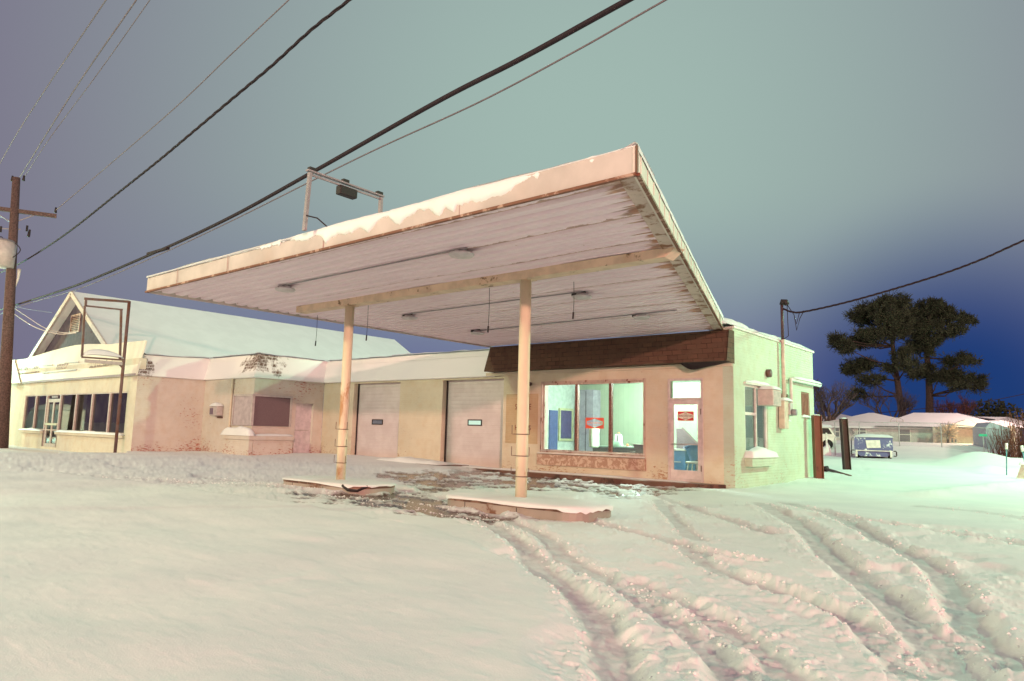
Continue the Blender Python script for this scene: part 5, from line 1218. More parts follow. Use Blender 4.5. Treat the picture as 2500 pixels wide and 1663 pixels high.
wire('service_drop', [(31, 764), (84, 798), (140, 815), (186, 813)], .022, 'white', 'lower pale service line sagging from the pole to the gable', P=(-39.6, 12.9), Dn=(1, .35), grp='service lines from the pole to the gable')
wire('service_drop', [(31, 750), (70, 776), (110, 801), (150, 812), (186, 812)], .018, 'white', 'upper pale service line sagging from the pole to the gable', P=(-39.6, 12.9), Dn=(1, .35), grp='service lines from the pole to the gable')
wire('service_drop', [(20, 745), (70, 755), (130, 764)], .012, 'cable2', 'topmost faint straight line behind the gable roof edge', P=(-44, 14.5), Dn=(1, .0), grp='service lines from the pole to the gable')
wire('service_wire', [(1908, 752), (1935, 762), (1970, 760), (2090, 732), (2270, 679), (2390, 636), (2500, 587)], .016, 'cable', 'dark twisted wire from the mast to the right edge', P=(XR+.28, my_), Dn=(1, .0), twist=.6, ext=4, grp='wires at the right of the station')
wire('distant_wire', [(2100, 1012), (2200, 1003), (2330, 990), (2420, 978), (2520, 958)], .03, 'cable', 'faint distant wire low across the blue sky', P=tuple(pd(2300, 990, 75)[:2]), Dn=(math.cos(math.radians(8)), math.sin(math.radians(8))), grp='wires at the right of the station')

# ================================================================== BACK LOT
def post(px_, d, y_top, mat, label, w_, I=False):
    p = pd(px_[0], px_[1], d); z0 = gh(p[0], p[1])-.1; z1 = float(pd(px_[2], y_top, d)[2]); t_ = pd(px_[2], y_top, d)
    t = thing('steel_post', label, 'post', (p[0], p[1], z0), 'steel posts behind the station'); s = (Vector((float(t_[0]), float(t_[1]), z1))-Vector((float(p[0]), float(p[1]), z0)))
    a = Vector((float(p[0]), float(p[1]), z0)); c = a+s; yaw = Vector((RI[0], RI[1], 0)).normalized(); fw = Vector((FW[0], FW[1], 0)).normalized()
    for o_ in (-w_/2, w_/2): MB().beam(a+yaw*o_, c+yaw*o_, .02, w_*.9, fw).build('flange', mat, t)
    MB().beam(a, c, w_, .02, fw).build('web', mat, t)
    heap(float(c.x)-w_*.5, float(c.x)+w_*.5, float(c.y)-w_*.5, float(c.y)+w_*.5, float(c.z)-.01, .05, 5, 5, 2).build('snow_cap', 'snow', t, True)
    return t
post((1999, 1160, 1993), 25.6, 1014, 'rustpost', 'rust red steel post beside the rear corner of the station', .24)
post((2068, 1140, 2059), 32.0, 1022, 'darkpost', 'dark steel post with chain marks, right of the rust red post', .24)
a = gz(2016, 1161, .06); c = gz(2078, 1171, .06)
rod = thing('fallen_pipe', 'dark pipe lying half buried in snow beside the rust red post', 'pipe', (a[0], a[1], .1))
MB().tube([(a[0], a[1], gh(a[0], a[1])+.08), (c[0], c[1], gh(c[0], c[1])+.0)], .06, 8, .04).build('pipe', 'rust', rod, True); MB().tube([(a[0]-.1, a[1], gh(a[0], a[1])+.06), (a[0]+.1, a[1], gh(a[0], a[1])+.10)], .11, 10).build('coupling', 'dark', rod, True)
# local frame helper for far objects facing the road
def local(px_, d, z=None, yaw=None):
    p = pd(px_, 1080, d); z0 = gh(p[0], p[1]) if z is None else z
    if yaw is None: yaw = math.atan2(-p[0], p[1])*1.0
    R = Vector((math.cos(yaw), math.sin(yaw), 0)); F = Vector((-math.sin(yaw), math.cos(yaw), 0)); B = Vector((float(p[0]), float(p[1]), z0))
    return B, (lambda u, v, w_: B+R*u+F*v+Vector((0, 0, w_)))
def lbox(m_, T, u0, u1, v0, v1, w0, w1):
    return m_.add([T(*q) for q in ((u0,v0,w0),(u1,v0,w0),(u1,v1,w0),(u0,v1,w0),(u0,v0,w1),(u1,v0,w1),(u1,v1,w1),(u0,v1,w1))], [(0,3,2,1),(4,5,6,7),(0,1,5,4),(1,2,6,5),(2,3,7,6),(3,0,4,7)])
def lheap(T, u0, u1, v0, v1, w0, h, seed=1, nx=18, ny=8, power=.4):
    vs = []
    for i in range(nx+1):
        for j in range(ny+1):
            u = i/nx; v = j/ny; e = min(1, (4*u*(1-u))**power)*min(1, (4*v*(1-v))**power)
            vs.append(T(u0+(u1-u0)*u, v0+(v1-v0)*v, w0+h*e*(.6+.7*float(fbm(np.array([u*3+seed]), np.array([v*3+seed]), 3)[0]))))
    return MB().add(vs, [(i*(ny+1)+j, (i+1)*(ny+1)+j, (i+1)*(ny+1)+j+1, i*(ny+1)+j+1) for i in range(nx) for j in range(ny)])
# snow dusted vehicle
B, T = local(2132, 44.5); S = 44.5/FPX*1.02
vh = thing('parked_vehicle', 'boxy blue vehicle with snow capped roof and pale placard in the yard', 'vehicle', B)
W2 = 37*S; m_ = MB(); T0_ = T; T = lambda u, v, w_: T0_(u, v, w_*.88)
prof = [(-W2*.98, .42), (-W2*1.0, .75), (-W2*.98, 1.15), (-W2*1.0, 1.30), (W2*1.0, 1.30), (W2*.98, 1.15), (W2*1.0, .75), (W2*.98, .42), (W2*.7, .12), (-W2*.7, .12)]
n = len(prof); m_.add([T(u, 0, w_) for u, w_ in prof]+[T(u, 2.3, w_) for u, w_ in prof], [tuple(range(n)), tuple(range(2*n-1, n-1, -1))]+[(i, n+i, n+(i+1) % n, (i+1) % n) for i in range(n)])
mt, nt, bs = newmat('snow_dusted_blue'); g = G(nt); f = g.ramp(g.noise(g.geo(), 2.2, 7, .7), .56, .62); g.L.new(g.mix(f, c3(.11, .12, .27), c3(.72, .76, .78)), bs.inputs['Base Color']); bs.inputs['Roughness'].default_value = .5
vb = m_.build('body', mt, vh)
lheap(T, -W2*1.05, W2*1.05, -.08, 2.35, 1.30, .24, 3, 24, 10, .45).build('snow_cap', 'snow', vh, True)
MB().add([T(u, -.03, w_) for u, w_ in ((-.38, 1.10), (.33, 1.14), (.36, .66), (-.32, .62))]+[T(u, -.01, w_) for u, w_ in ((-.38, 1.10), (.33, 1.14), (.36, .66), (-.32, .62))], [(3,2,1,0), (4,5,6,7), (0,1,5,4), (1,2,6,5), (2,3,7,6), (3,0,4,7)]).build('placard', 'white', vh)
lbox(MB(), T, -W2*.92, W2*.92, -.10, -.03, .44, .49).build('bumper', 'white', vh)
for s_ in (-1, 1):
    lbox(MB(), T, s_*W2*.88-.05, s_*W2*.88+.05, -.12, -.02, .08, .50).build('bumper_post', 'white', vh)
    m_ = MB(); u0 = s_*W2*1.0; u1 = s_*W2*1.15; 
    for (a_, c_, e_, f_) in ((min(u0, u1), max(u0, u1), .44, .50), (min(u0, u1), max(u0, u1), .14, .20)): lbox(m_, T, a_, c_, -.06, .0, e_, f_)
    lbox(m_, T, u1-.03, u1+.03, -.06, .0, .20, .44); m_.build('corner_bracket', 'dark', vh)
for s_ in (-1, 1):
    for v_ in (.5, 1.8):
        p = T(s_*W2*.9, v_, .28); q = T(s_*W2*.75, v_, .28); MB().tube([p, q], .28, 16).build('wheel', 'dark', vh, True)
# partly hidden snowy car at the left
B, T = local(2006, 50)
cr = thing('parked_car', 'snow covered car half hidden between the station and the rust red post', 'car', B)
m_ = MB(); prof = [(-2.1, .35), (-2.1, .8), (-1.2, .95), (-.6, 1.4), (.5, 1.4), (.75, .95), (.85, .85), (.85, .35)]; n = len(prof)
m_.add([T(u, 0, w_) for u, w_ in prof]+[T(u, 1.7, w_) for u, w_ in prof], [tuple(range(n)), tuple(range(2*n-1, n-1, -1))]+[(i, n+i, n+(i+1) % n, (i+1) % n) for i in range(n)]); m_.build('body', 'white', cr, bevel=.06)
lheap(T, -1.2, .7, -.05, 1.75, 1.38, .25, 5).build('snow_cap', 'snow', cr, True)
m_ = MB().add([T(-1.1, -.01, .97), T(.62, -.01, .97), T(.42, -.01, 1.34), T(-.58, -.01, 1.34)], [(0, 1, 2, 3)]); m_.build('side_window', 'dark', cr)
for u in (-1.5, .35): MB().tube([T(u, -.02, .32), T(u, .2, .32)], .31, 16).build('wheel', 'dark', cr, True)
B, T = local(2018, 47); pst = thing('snowy_bollard', 'thin white snow crusted bollard behind the rust red post', 'bollard', B)
MB().tube([T(0, 0, 0), T(0, 0, 1.35)], .07, 8, .05).build('shaft', 'white', pst, True); lheap(T, -.25, .25, -.2, .2, .0, .75, 4, 8, 8).build('snow_heap', 'snow', pst, True); 
# green bin
B, T = local(2017, 55, gh(*pd(2017, 1080, 55)[:2])); bn = thing('green_dumpster', 'dark green bin behind the rust red post by the pale house', 'dumpster', B)
z0_ = float(pd(2017, 1073, 55)[2])-B.z; z1_ = float(pd(2017, 1056, 55)[2])-B.z
lbox(MB(), T, -.35, .38, 0, .8, max(0, z0_-.9), z1_).build('body', 'green', bn, bevel=.05); lbox(MB(), T, -.42, .42, -.05, .85, z1_, z1_+.06).build('lid', 'green', bn)
# houses
def hip(T, m_, u0, u1, v0, v1, w0, w1, ins, vd=None):
    vm = (v0+v1)/2
    m_.add([T(u0, v0, w0), T(u1, v0, w0), T(u1, v1, w0), T(u0, v1, w0), T(u0+ins, vm, w1), T(u1-ins, vm, w1)], [(0, 1, 5, 4), (1, 2, 5), (2, 3, 4, 5), (3, 0, 4), (0, 3, 2, 1)])
HD = 60.0; B, T = local(2200, HD, .45, yaw=math.radians(14)); U = HD/FPX
def hu(px_): return (px_-2200)*U
def hw(y_, x_=2200): return float(pd(x_, y_, HD)[2])-.45
hs = thing('pale_house', 'low pale house with wide snow covered hip roofs behind the yard', 'house', B)
m_ = MB(); lbox(m_, T, hu(2028), hu(2262), 0, 8, -1, hw(1046)); m_.build('wall', 'house', hs)
m_ = MB(); hip(T, m_, hu(2020), hu(2275), -.5, 9, hw(1043), hw(1004), 4.2); rf = m_.build('roof', mat_snow('house_roof_snow', .5, c3(.70, .66, .68), .3), hs)
lheap(T, hu(2018), hu(2277), -.62, .1, hw(1047), .16, 7, 60, 4, .2).build('eave_snow', 'snow', rf, True)
m_ = MB(); lbox(m_, T, hu(2262), hu(2345), -.5, 8, -1, hw(1045, 2300)); m_.build('porch_wall', 'housewarm', hs)
m_ = MB(); hip(T, m_, hu(2152), hu(2400), -1.4, 10, hw(1043, 2300), hw(1003, 2300), 2.8); m_.build('roof', M['house_roof_snow'] if 'house_roof_snow' in M else bpy.data.materials['house_roof_snow'], hs)
# small gable over the door
m_ = MB(); gx = hu(2312); zg0 = hw(1044, 2312); zg1 = hw(1026, 2312)
m_.add([T(gx-1.3, -2.6, zg0), T(gx+1.3, -2.6, zg0), T(gx, -2.6, zg1), T(gx-1.3, -.4, zg0), T(gx+1.3, -.4, zg0), T(gx, 1.6, zg1)], [(0, 1, 2), (0, 2, 5, 3), (1, 4, 5, 2)]); m_.build('porch_gable', bpy.data.materials['house_roof_snow'], hs)
def win(px0, px1, y0_, y1__, v=-.02, mat='board', lab=None, vof=0):
    m_ = MB(); u0, u1, w0, w1 = hu(px0), hu(px1), hw(y1__), hw(y0_); f = lbox(MB(), T, u0-.06, u1+.06, v-.05, v, w0-.06, w1+.06).build('window_frame', 'white', hs)
    lbox(MB(), T, u0, u1, v-.07, v-.051, w0, w1).build('window_pane', plain('dusk_pane', c3(.12, .11, .14), .3) if 'dusk_pane' not in bpy.data.materials else bpy.data.materials['dusk_pane'], f)
    lbox(MB(), T, u0, u1, v-.09, v-.071, (w0+w1)/2+.05, (w0+w1)/2+.1).build('glazing_bar', 'white', f)
win(2073, 2081, 1048, 1072); win(2118, 2133, 1048, 1066); win(2198, 2217, 1049, 1078)
win(2284, 2299, 1050, 1077, -.52); win(2352, 2379, 1050, 1062, -.52); win(2338, 2342, 1048, 1073, -.52); win(2330, 2334, 1048, 1073, -.52)  # the two wide ones are dark panes standing in for the shaded porch recess
# porch posts and rail
m_ = MB()
for q, w_ in ((2256, 5), (2268, 4), (2282, 4), (2289, 1.5), (2296, 1.2), (2348, 3), (2358, 2)):
    lbox(MB(), T, hu(q)-w_*U/2, hu(q)+w_*U/2, -2.5, -2.3, -1, hw(1044, q)).build('porch_post', 'housewarm', hs)
for y_ in (1062, 1068, 1074): lbox(m_, T, hu(2352), hu(2383), -2.45, -2.40, hw(y_+1, 2370), hw(y_, 2370))
m_.build('porch_rail', 'white', hs)
q = 2384; lbox(MB(), T, hu(q)-.12, hu(q)+.22, -2.6, -2.3, -1, hw(1040, q)).build('porch_post', 'housewarm', hs)
m_ = MB(); m_.add([T(hu(2350), -2.8, hw(1043, 2380)), T(hu(2412), -2.8, hw(1044, 2400)), T(hu(2412), 2, hw(1040, 2400)), T(hu(2385), 1.0, hw(1024, 2385)), T(hu(2350), 1.0, hw(1032, 2385))], [(0, 1, 2, 3, 4)]); m_.add([T(hu(2350), -2.8, hw(1043, 2380)-.1), T(hu(2412), -2.8, hw(1044, 2400)-.1), T(hu(2412), 2, hw(1040, 2400)-.1)], [(2, 1, 0)]); m_.build('porch_roof', bpy.data.materials['house_roof_snow'], hs)
# roof vent / stand pipes
MB().tube([T(hu(2108), -.3, hw(1042, 2108)), T(hu(2106), -.3, hw(1050, 2108)), T(hu(2111), -.35, hw(1060, 2108))], .09, 6).build('vent_pipe', plain('vent_dark', c3(.25, .2, .22), .6), hs)
sd_ = thing('satellite_dish', 'round satellite dish on the snowy roof of the pale house', 'satellite dish', T(hu(2194), .5, hw(1040, 2194)))
b = MB(); cc = T(hu(2194), .2, hw(1028, 2194)); n = 18; Rv = T(1, 0, 0)-T(0, 0, 0); ring = [cc+Rv*(.42*math.cos(2*math.pi*k/n))+Vector((0, 0, .24*math.sin(2*math.pi*k/n))) for k in range(n+1)]
b.tube(ring, .025, 5); b.tube([cc-Rv*.42, cc, cc+Rv*.42], .015, 5); b.tube([cc+Vector((0, 0, .24)), cc-Vector((0, 0, .24))], .015, 5); b.build('dish', 'grey', sd_); MB().tube([cc, cc-Vector((0, 0, .5))], .04, 6).build('stand', 'grey', sd_); MB().tube([cc-Vector((0, 0, .5))-Rv*.25, cc-Vector((0, 0, .55))+Rv*.3], .05, 6).build('foot', 'dark', sd_)
# second storey house behind
B2, T2 = local(2370, 78, .4, yaw=math.radians(14)); U2 = 78/FPX
def w2(y_): return float(pd(2370, y_, 78)[2])-.4
h2_ = thing('rear_house', 'upper storey of a second house rising behind the porch roof', 'house', B2)
lbox(MB(), T2, -45*U2, 22*U2, 0, 7, 0, w2(1021)).build('wall', 'housewarm', h2_)
m_ = MB(); hip(T2, m_, -62*U2, 25*U2, -.6, 8, w2(1021), w2(1008), 1.2); m_.build('roof', bpy.data.materials['house_roof_snow'], h2_); lbox(MB(), T2, 7*U2, 9*U2, -.05, 0, w2(1032), w2(1024)).build('window', 'dark', h2_)
# far pale houses left between bare trees
B3, T3 = local(2040, 95, .4, yaw=math.radians(10)); h3 = thing('distant_house', 'distant snowy roofed house seen between the bare trees', 'house', B3)
U3 = 95/FPX; w3 = lambda y_: float(pd(2040, y_, 95)[2])-.4
lbox(MB(), T3, -60*U3, 70*U3, 0, 8, 0, w3(1028)).build('wall', 'house', h3); m_ = MB(); hip(T3, m_, -66*U3, 78*U3, -.6, 9, w3(1028), w3(1008), 4); m_.build('roof', bpy.data.materials['house_roof_snow'], h3)
# grey boarded panel shed at the right
B4, T4 = local(2441, 52, None, yaw=math.radians(20)); U4 = 52/FPX; w4 = lambda y_: float(pd(2441, y_, 52)[2])-B4.z
sh = thing('grey_shed', 'tall blue grey panelled shed at the right beside the brown bush', 'shed', B4)
m_ = MB(); m_.add([T4(-23*U4, 0, -.5), T4(20*U4, 0, -.5), T4(20*U4, 0, w4(1046)), T4(-14*U4, 0, w4(1031)), T4(-23*U4, 0, w4(1045)), T4(-23*U4, 3, -.5), T4(20*U4, 3, -.5), T4(20*U4, 3, w4(1046)), T4(-14*U4, 3, w4(1031)), T4(-23*U4, 3, w4(1045))], [(0,1,2,3,4), (9,8,7,6,5)]+[(i, 5+i, 5+(i+1) % 5, (i+1) % 5) for i in range(5)])
m_.build('wall', plain('blue_grey_panel', c3(.40, .42, .50), .7), sh)
m_ = MB()
for k in range(9): lbox(m_, T4, (-20+k*4.6)*U4, (-19.6+k*4.6)*U4, -.03, 0, 0, w4(1052))
m_.build('battens', plain('batten_grey', c3(.33, .34, .42), .7), sh)
B5, T5 = local(2385, 66, .6, yaw=math.radians(20)); U5 = 66/FPX; w5 = lambda y_: float(pd(2385, y_, 66)[2])-.6
h5 = thing('low_house', 'low house wing with snowy roof between the porch and the grey shed', 'house', B5)
lbox(MB(), T5, 5*U5, 75*U5, 0, 6, -.5, w5(1035)).build('wall', 'house', h5); m_ = MB(); hip(T5, m_, 0, 100*U5, -.5, 7, w5(1035), w5(1014), 3); m_.build('roof', bpy.data.materials['house_roof_snow'], h5)
# chain link fence
fe = thing('chain_link_fence', 'chain link fence with thin grey posts before the pale house', 'fence', pd(2200, 1100, 53))
fp = [pd(q, 1100, d) for q, d in ((1995, 52), (2040, 52), (2060, 52), (2100, 52), (2197, 52), (2300, 52), (2418, 50), (2470, 49))]
fz = [gh(p[0], p[1]) for p in fp]
for p, z in zip(fp, fz): MB().tube([(p[0], p[1], z-.2), (p[0], p[1], z+1.5)], .03, 6).build('post', 'chain', fe, True)
b = MB()
for i in range(len(fp)-1): b.tube([(fp[i][0], fp[i][1], fz[i]+1.48), (fp[i+1][0], fp[i+1][1], fz[i+1]+1.48)], .022, 5)
b.build('top_rail', 'chain', fe, True)
mt = bpy.data.materials.new('fence_mesh'); mt.use_nodes = True; nt = mt.node_tree; g = G(nt); g.N.clear(); o_ = g.N.new('ShaderNodeOutputMaterial'); df_ = g.N.new('ShaderNodeBsdfDiffuse'); df_.inputs[0].default_value = c3(.45, .45, .48); tr_n = g.N.new('ShaderNodeBsdfTransparent'); mx = g.N.new('ShaderNodeMixShader'); mx.inputs[0].default_value = .16
g.L.new(tr_n.outputs[0], mx.inputs[1]); g.L.new(df_.outputs[0], mx.inputs[2]); g.L.new(mx.outputs[0], o_.inputs[0])
b = MB()
for i in range(len(fp)-1): b.quad((fp[i][0], fp[i][1], fz[i]), (fp[i+1][0], fp[i+1][1], fz[i+1]), (fp[i+1][0], fp[i+1][1], fz[i+1]+1.46), (fp[i][0], fp[i][1], fz[i]+1.46))
b.build('mesh_panel', mt, fe)
# gate hoops
def hoop(q0, q1, ytop, label):
    a, c = pd(q0, 1100, 46.5), pd(q1, 1100, 46.5); za = gh(a[0], a[1]); zt = float(pd(q0, ytop, 46.5)[2]); t = thing('pipe_hoop', label, 'pipe gate', (a[0], a[1], za), 'pipe hoops in the yard')
    MB().tube([(a[0], a[1], za-.2), (a[0], a[1], zt-.15), (a[0]*.94+c[0]*.06, a[1]*.94+c[1]*.06, zt), (c[0]*.94+a[0]*.06, c[1]*.94+a[1]*.06, zt), (c[0], c[1], zt-.15), (c[0], c[1], za-.2)], .035, 6).build('tube', 'chain', t, True)
hoop(2039, 2056, 1067, 'thin grey pipe hoop between the rust red and dark posts'); hoop(2079, 2099, 1069, 'grey pipe hoop just left of the blue vehicle')
# street name sign, plant, markers, cone
B, T = local(2401, 49); ss_ = thing('street_sign', 'small green street name plate beside the house porch', 'street sign', B); zc = float(pd(2401, 1063, 49)[2])-B.z
MB().tube([T(0, 0, -.1), T(0, 0, zc+.1)], .03, 6).build('post', 'chain', ss_, True); lbox(MB(), T, -.20, .20, -.03, -.01, zc-.06, zc+.07).build('plate', plain('sign_green', c3(.03, .42, .25), .4), ss_)
for q, yb, yt, lx_, lab in ((2456, 1139, 1082, 2457, 'upright snow marker stake with white tip at the right'), (2506, 1128, 1088, 2494, 'leaning snow marker stake nearest the right edge')):
    d = 33; a = pd(q, yb, d); z = gh(a[0], a[1]); tpt = pd(lx_, yt, d); t = thing('marker_stake', lab, 'marker stake', (a[0], a[1], z), 'snow marker stakes'); v0 = Vector((float(a[0]), float(a[1]), z-.1)); v1 = Vector(tuple(map(float, tpt)))
    MB().tube([v0, v1], .022, 6).build('rod', plain('stake_teal', c3(.10, .25, .30), .5) if 'stake_teal' not in bpy.data.materials else bpy.data.materials['stake_teal'], t, True); MB().tube([v0.lerp(v1, .82), v1], .05, 8).build('reflector', 'white', t, True)
B, T = local(2494, 31); cnn = thing('snow_cone', 'pale snow crusted cone shaped marker at the right edge beside the stakes', 'cone', B)
MB().add([T(-.22, -.2, 0), T(.22, -.2, 0), T(.22, .2, 0), T(-.22, .2, 0), T(-.04, -.04, .50), T(.04, -.04, .50), T(.04, .04, .50), T(-.04, .04, .50)], [(0,1,5,4),(1,2,6,5),(2,3,7,6),(3,0,4,7),(4,5,6,7)]).build('body', plain('dirty_cream', c3(.55, .50, .40), .7), cnn); lheap(T, -.12, .14, -.12, .12, .47, .12, 2, 8, 8).build('snow_cap', 'snow', cnn, True)

# ================================================================== TREES
rt = random.Random(11)
class Blades:
    def __init__(s): s.v = []; s.f = []
    def add(s, c, l, w_, d=None):
        d = Vector(d) if d is not None else Vector((rt.gauss(0, 1), rt.gauss(0, 1), rt.gauss(0, .7))); d.normalize()
        sd = d.cross(Vector((rt.gauss(0, 1), rt.gauss(0, 1), rt.gauss(0, 1)))).normalized(); k = len(s.v); c = Vector(c)
        s.v += [c-d*l/2-sd*w_/2, c-d*l/2+sd*w_/2, c+d*l/2+sd*w_*.3, c+d*l/2-sd*w_*.3]; s.f.append((k, k+1, k+2, k+3))
    def build(s, *a, **k): m_ = MB(); m_.v = [tuple(v) for v in s.v]; m_.f = s.f; return m_.build(*a, **k)
def Z7(x, y): return (1980+x/4.127, 700+y/4.127)
def pine(label, d, trunk, clumps, r0, lim):
    tp = [pd(*Z7(*q), d) for q in trunk]; base = pd(*Z7(*trunk[0]), d); g0 = gh(base[0], base[1]); base = np.array([base[0]+.3, base[1], g0-.3])
    t = thing('pine_tree', label, 'tree', (base[0], base[1], g0), 'tall pines behind the pale house'); pts = [base]+tp
    m_ = MB(); m_.tube(pts, r0, 10, r0*.22); 
    m_.build('trunk', 'bark', t, True)
    lb_ = MB(); bl = Blades(); s = d/FPX/4.127
    for (cx, cy, rx, ry) in clumps:
        dd = d+rt.uniform(-3.0, 3.0); c = pd(*Z7(cx, cy), dd)
        # limb from trunk
        best = min(range(len(tp)), key=lambda i: abs(float(tp[i][2])-(float(c[2])-.8))); a = np.array(tp[best]); mid = (a+c)/2+np.array([0, 0, -.25*abs(rt.gauss(0, 1))])
        lb_.tube([a, mid, c], .11, 5, .03)
        A = rx*s*1.12; Bz = ry*s*1.22
        nsub = int(9+A*Bz*38); subs = []
        for k in range(nsub):
            while True:
                u = Vector((rt.uniform(-1, 1), rt.uniform(-1, 1), rt.uniform(-1, 1)))
                if u.length < 1: break
            u *= rt.choice((1, 1, 1.18))
            sc_ = Vector((float(c[0]), float(c[1]), float(c[2])))+Vector((u.x*A, u.y*A*.8, u.z*Bz)); rr_ = rt.choice((.25, .35, .5, .75))
            if rt.random() < .3: lb_.tube([c, (np.array(c)+np.array(sc_))/2, np.array(sc_)], .035, 3, .012, False)
            for j in range(44):
                v = Vector((rt.gauss(0, 1), rt.gauss(0, 1), rt.gauss(0, .75))).normalized(); bl.add(sc_+v*rr_*rt.uniform(.3, 1), rt.uniform(.22, .42), .065, v+Vector((0, 0, .25)))
    lb_.build('limbs', 'bark', t, True); bl.build('crown', 'needles', t)
pine('taller leaning pine left of the pair behind the pale house', 84, [(925, 1290), (890, 1100), (870, 950), (845, 800), (825, 600), (800, 420), (830, 250), (850, 140)],
     [(870,150,100,50),(740,150,70,40),(720,220,110,55),(540,220,80,40),(500,280,105,50),(620,330,130,55),(800,300,140,80),(920,260,80,90),(430,570,110,45),(300,560,70,50),(250,520,35,30),(560,550,110,45),(680,480,120,45),(850,460,90,60),(560,470,80,35),(450,800,120,50),(390,850,60,35),(540,770,80,40),(920,700,70,70),(980,790,70,50),(780,820,45,25),(600,950,105,38),(470,1090,90,35),(880,380,80,60),(360,620,60,40)], .40, 6)
pine('right hand pine with wide drooping lower limbs behind the pale house', 88, [(1195, 1245), (1195, 1100), (1185, 900), (1170, 720), (1165, 560), (1180, 400), (1200, 260), (1220, 170)],
     [(1130,220,100,55),(1220,180,60,30),(1300,240,90,45),(1380,240,40,25),(1070,300,90,70),(1250,320,110,50),(1480,320,105,38),(1600,345,50,16),(1440,440,80,38),(1330,480,70,32),(1180,430,110,65),(1060,440,80,50),(1100,560,100,55),(1230,540,70,40),(1040,620,60,40),(1170,650,45,30),(1150,850,75,50),(1060,890,45,35),(1540,710,60,30),(1400,760,70,35),(1600,750,60,22),(1450,880,100,42),(1580,960,120,48),(1320,900,65,32),(1700,1000,50,32),(1500,990,70,30),(1280,930,50,20)], .44, 6)
def bare(label, px_, d, y_top, seed, spread=.5, lean=0, mat='twig', name='bare_tree', depth=6, r0=.22, grp='bare winter trees behind the houses'):
    R_ = random.Random(seed); p = pd(px_, 1080, d); g0 = gh(p[0], p[1])-.3; H_ = float(pd(px_, y_top, d)[2])-g0
    t = thing(name, label, 'tree', (p[0], p[1], g0), grp); tk = MB(); tw = MB()
    def grow(a, dr, ln, r, lv):
        k = 3 if lv > 2 else 4; pts = [a]; dd = dr.copy()
        for i in range(k):
            dd = (dd+Vector((R_.gauss(0, .16), R_.gauss(0, .16), R_.gauss(0, .10)+.05))).normalized(); pts.append(pts[-1]+dd*ln/k)
        (tk if lv < 2 else tw).tube(pts, r, 6 if lv < 2 else 3, r*.62, lv < 2)
        if lv >= depth: return
        nb = 2 if lv < 1 else R_.choice((2, 3, 3))
        for i in range(nb):
            q = pts[-1] if i < 2 else pts[-2]; a_ = R_.uniform(0, 6.283); s_ = spread*R_.uniform(.5, 1.4)
            nd = (dd+Vector((math.cos(a_)*s_, math.sin(a_)*s_, R_.uniform(-.1, .25)))).normalized(); grow(q, nd, ln*R_.uniform(.62, .86), r*R_.uniform(.5, .68), lv+1)
    for s_ in range(2 if spread > .4 else 1):
        grow(Vector((float(p[0]), float(p[1]), g0)), Vector((lean+R_.gauss(0, .3), 0, 1)).normalized(), H_*.24, r0*(1 if s_ == 0 else .8), 0)
    tk.build('trunk', 'bark', t, True); tw.build('crown', mat, t)
bare('bare tree with thick forked trunks just right of the station wall', 2018, 62, 905, 3, .62, .1, r0=.36, depth=7)
bare('bare tree with steep limbs behind the left end of the pale house', 2150, 80, 900, 8, .55, r0=.32, depth=7)
bare('thin bare tree close to the rear corner of the station', 1998, 70, 940, 21, .5, r0=.16, depth=6)
bare('reddish bare tree under the drooping pine limbs', 2372, 92, 925, 5, .5, mat='bush', r0=.3, depth=7)
bare('bare tree between the right pine and the reddish tree', 2322, 95, 945, 9, .5, r0=.25, depth=7)
bare('small low bare tree between the two pines', 2240, 96, 985, 14, .6, r0=.14, depth=6)
# brown brush at the right edge
bl = Blades(); rt = random.Random(4)
bp_ = pd(2478, 1080, 47); bz_ = gh(bp_[0], bp_[1])
bu = thing('brown_bush', 'big red brown leafless bush at the right edge', 'bush', (bp_[0], bp_[1], bz_)); Rv = Vector((RI[0], RI[1], 0)).normalized(); Fv = Vector((FW[0], FW[1], 0)).normalized(); m_ = MB()
for k in range(900):
    u = rt.uniform(-.1, 5.2); v = rt.uniform(0, 2.0); h_ = rt.uniform(1.2, 2.1)*(1 if u > 1.2 else .62+.3*(u+.1)/1.3)*1.45; a = Vector((float(bp_[0]), float(bp_[1]), bz_))+Rv*u+Fv*v; c = a+Rv*rt.gauss(-.12, .28)+Fv*rt.gauss(0, .2)+Vector((0, 0, h_))
    m_.tube([a, a.lerp(c, .5)+Rv*rt.gauss(0, .06), c], .014, 3, .005, False)
m_.build('stems', 'bush', bu)
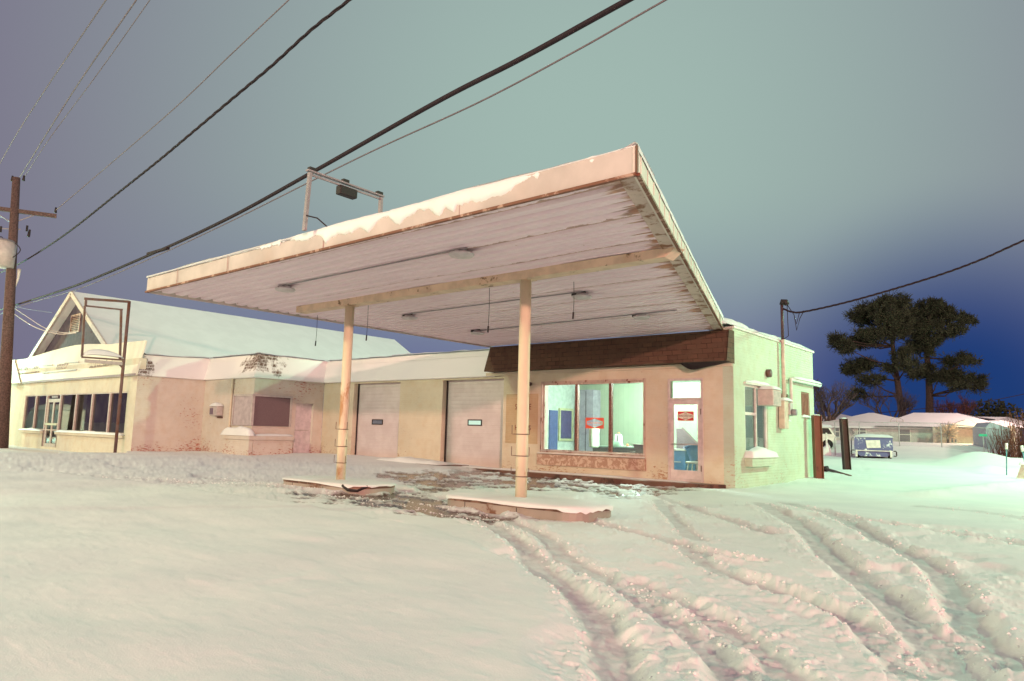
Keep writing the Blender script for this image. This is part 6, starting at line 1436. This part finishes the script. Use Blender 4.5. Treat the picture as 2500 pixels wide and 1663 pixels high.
# distant dark hedge line and evergreen lumps
B6, T6 = local(2430, 100, .4); hd = thing('dark_evergreen', 'small dark evergreen far beyond the grey shed', 'tree', B6); bl = Blades()
for k in range(1400):
    v = Vector((rt.gauss(0, 1), rt.gauss(0, 1), rt.gauss(0, 1))).normalized()*rt.random()**.4; bl.add(T6(v.x*3.2, v.y*2, 3.6+v.z*2.6), .5, .2)
bl.build('crown', 'needles', hd); MB().tube([T6(0, 0, -.5), T6(0, 0, 4)], .2, 8).build('trunk', 'bark', hd, True)
# potted palm-like plant on the porch
B7, T7 = local(2300, 57, .5); pm = thing('porch_palm', 'spiky light leaved shrub in front of the house porch', 'shrub', T7(0, 0, 0)); bl = Blades()
zc = float(pd(2305, 1060, 57)[2])-.5
for k in range(500):
    a = rt.uniform(0, 6.28); e = rt.uniform(-.6, 1.2); d_ = Vector((math.cos(a)*math.cos(e), math.sin(a)*math.cos(e), math.sin(e))); bl.add(Vector(T7(.35, 0, zc))+d_*rt.uniform(.2, .75), .45, .04, d_)
bl.build('crown', plain('pale_fronds', c3(.45, .36, .28), .8), pm); MB().tube([T7(.35, 0, -.5), T7(.35, 0, zc)], .08, 6).build('stem', 'bark', pm, True)
# snowbanked van across the street (seen mirrored in the shop window)
vn = thing('parked_van', 'white snow laden van across the street, seen mirrored in the shop window', 'van', (-72, 2, 0)); 
b = MB(); pr_ = [(-76.6, .5), (-76.7, 1.2), (-75.6, 1.35), (-74.6, 2.3), (-67.4, 2.3), (-67.3, .5)]; n = 6
b.add([(x_, 1.2, z) for x_, z in pr_]+[(x_, 3.2, z) for x_, z in pr_], [tuple(range(n)), tuple(range(2*n-1, n-1, -1))]+[(i, n+i, n+(i+1) % n, (i+1) % n) for i in range(n)]); b.build('body', 'white', vn, bevel=.08)
heap(-74.9, -67.3, 1.1, 3.3, 2.28, .5, 16, 8, 3).build('snow_cap', 'snow', vn, True)
for x_ in (-75.3, -69):
    for y_ in (1.3, 3.1): MB().tube([(x_, y_-.12, .42), (x_, y_+.12, .42)], .38, 16).build('wheel', 'dark', vn, True)
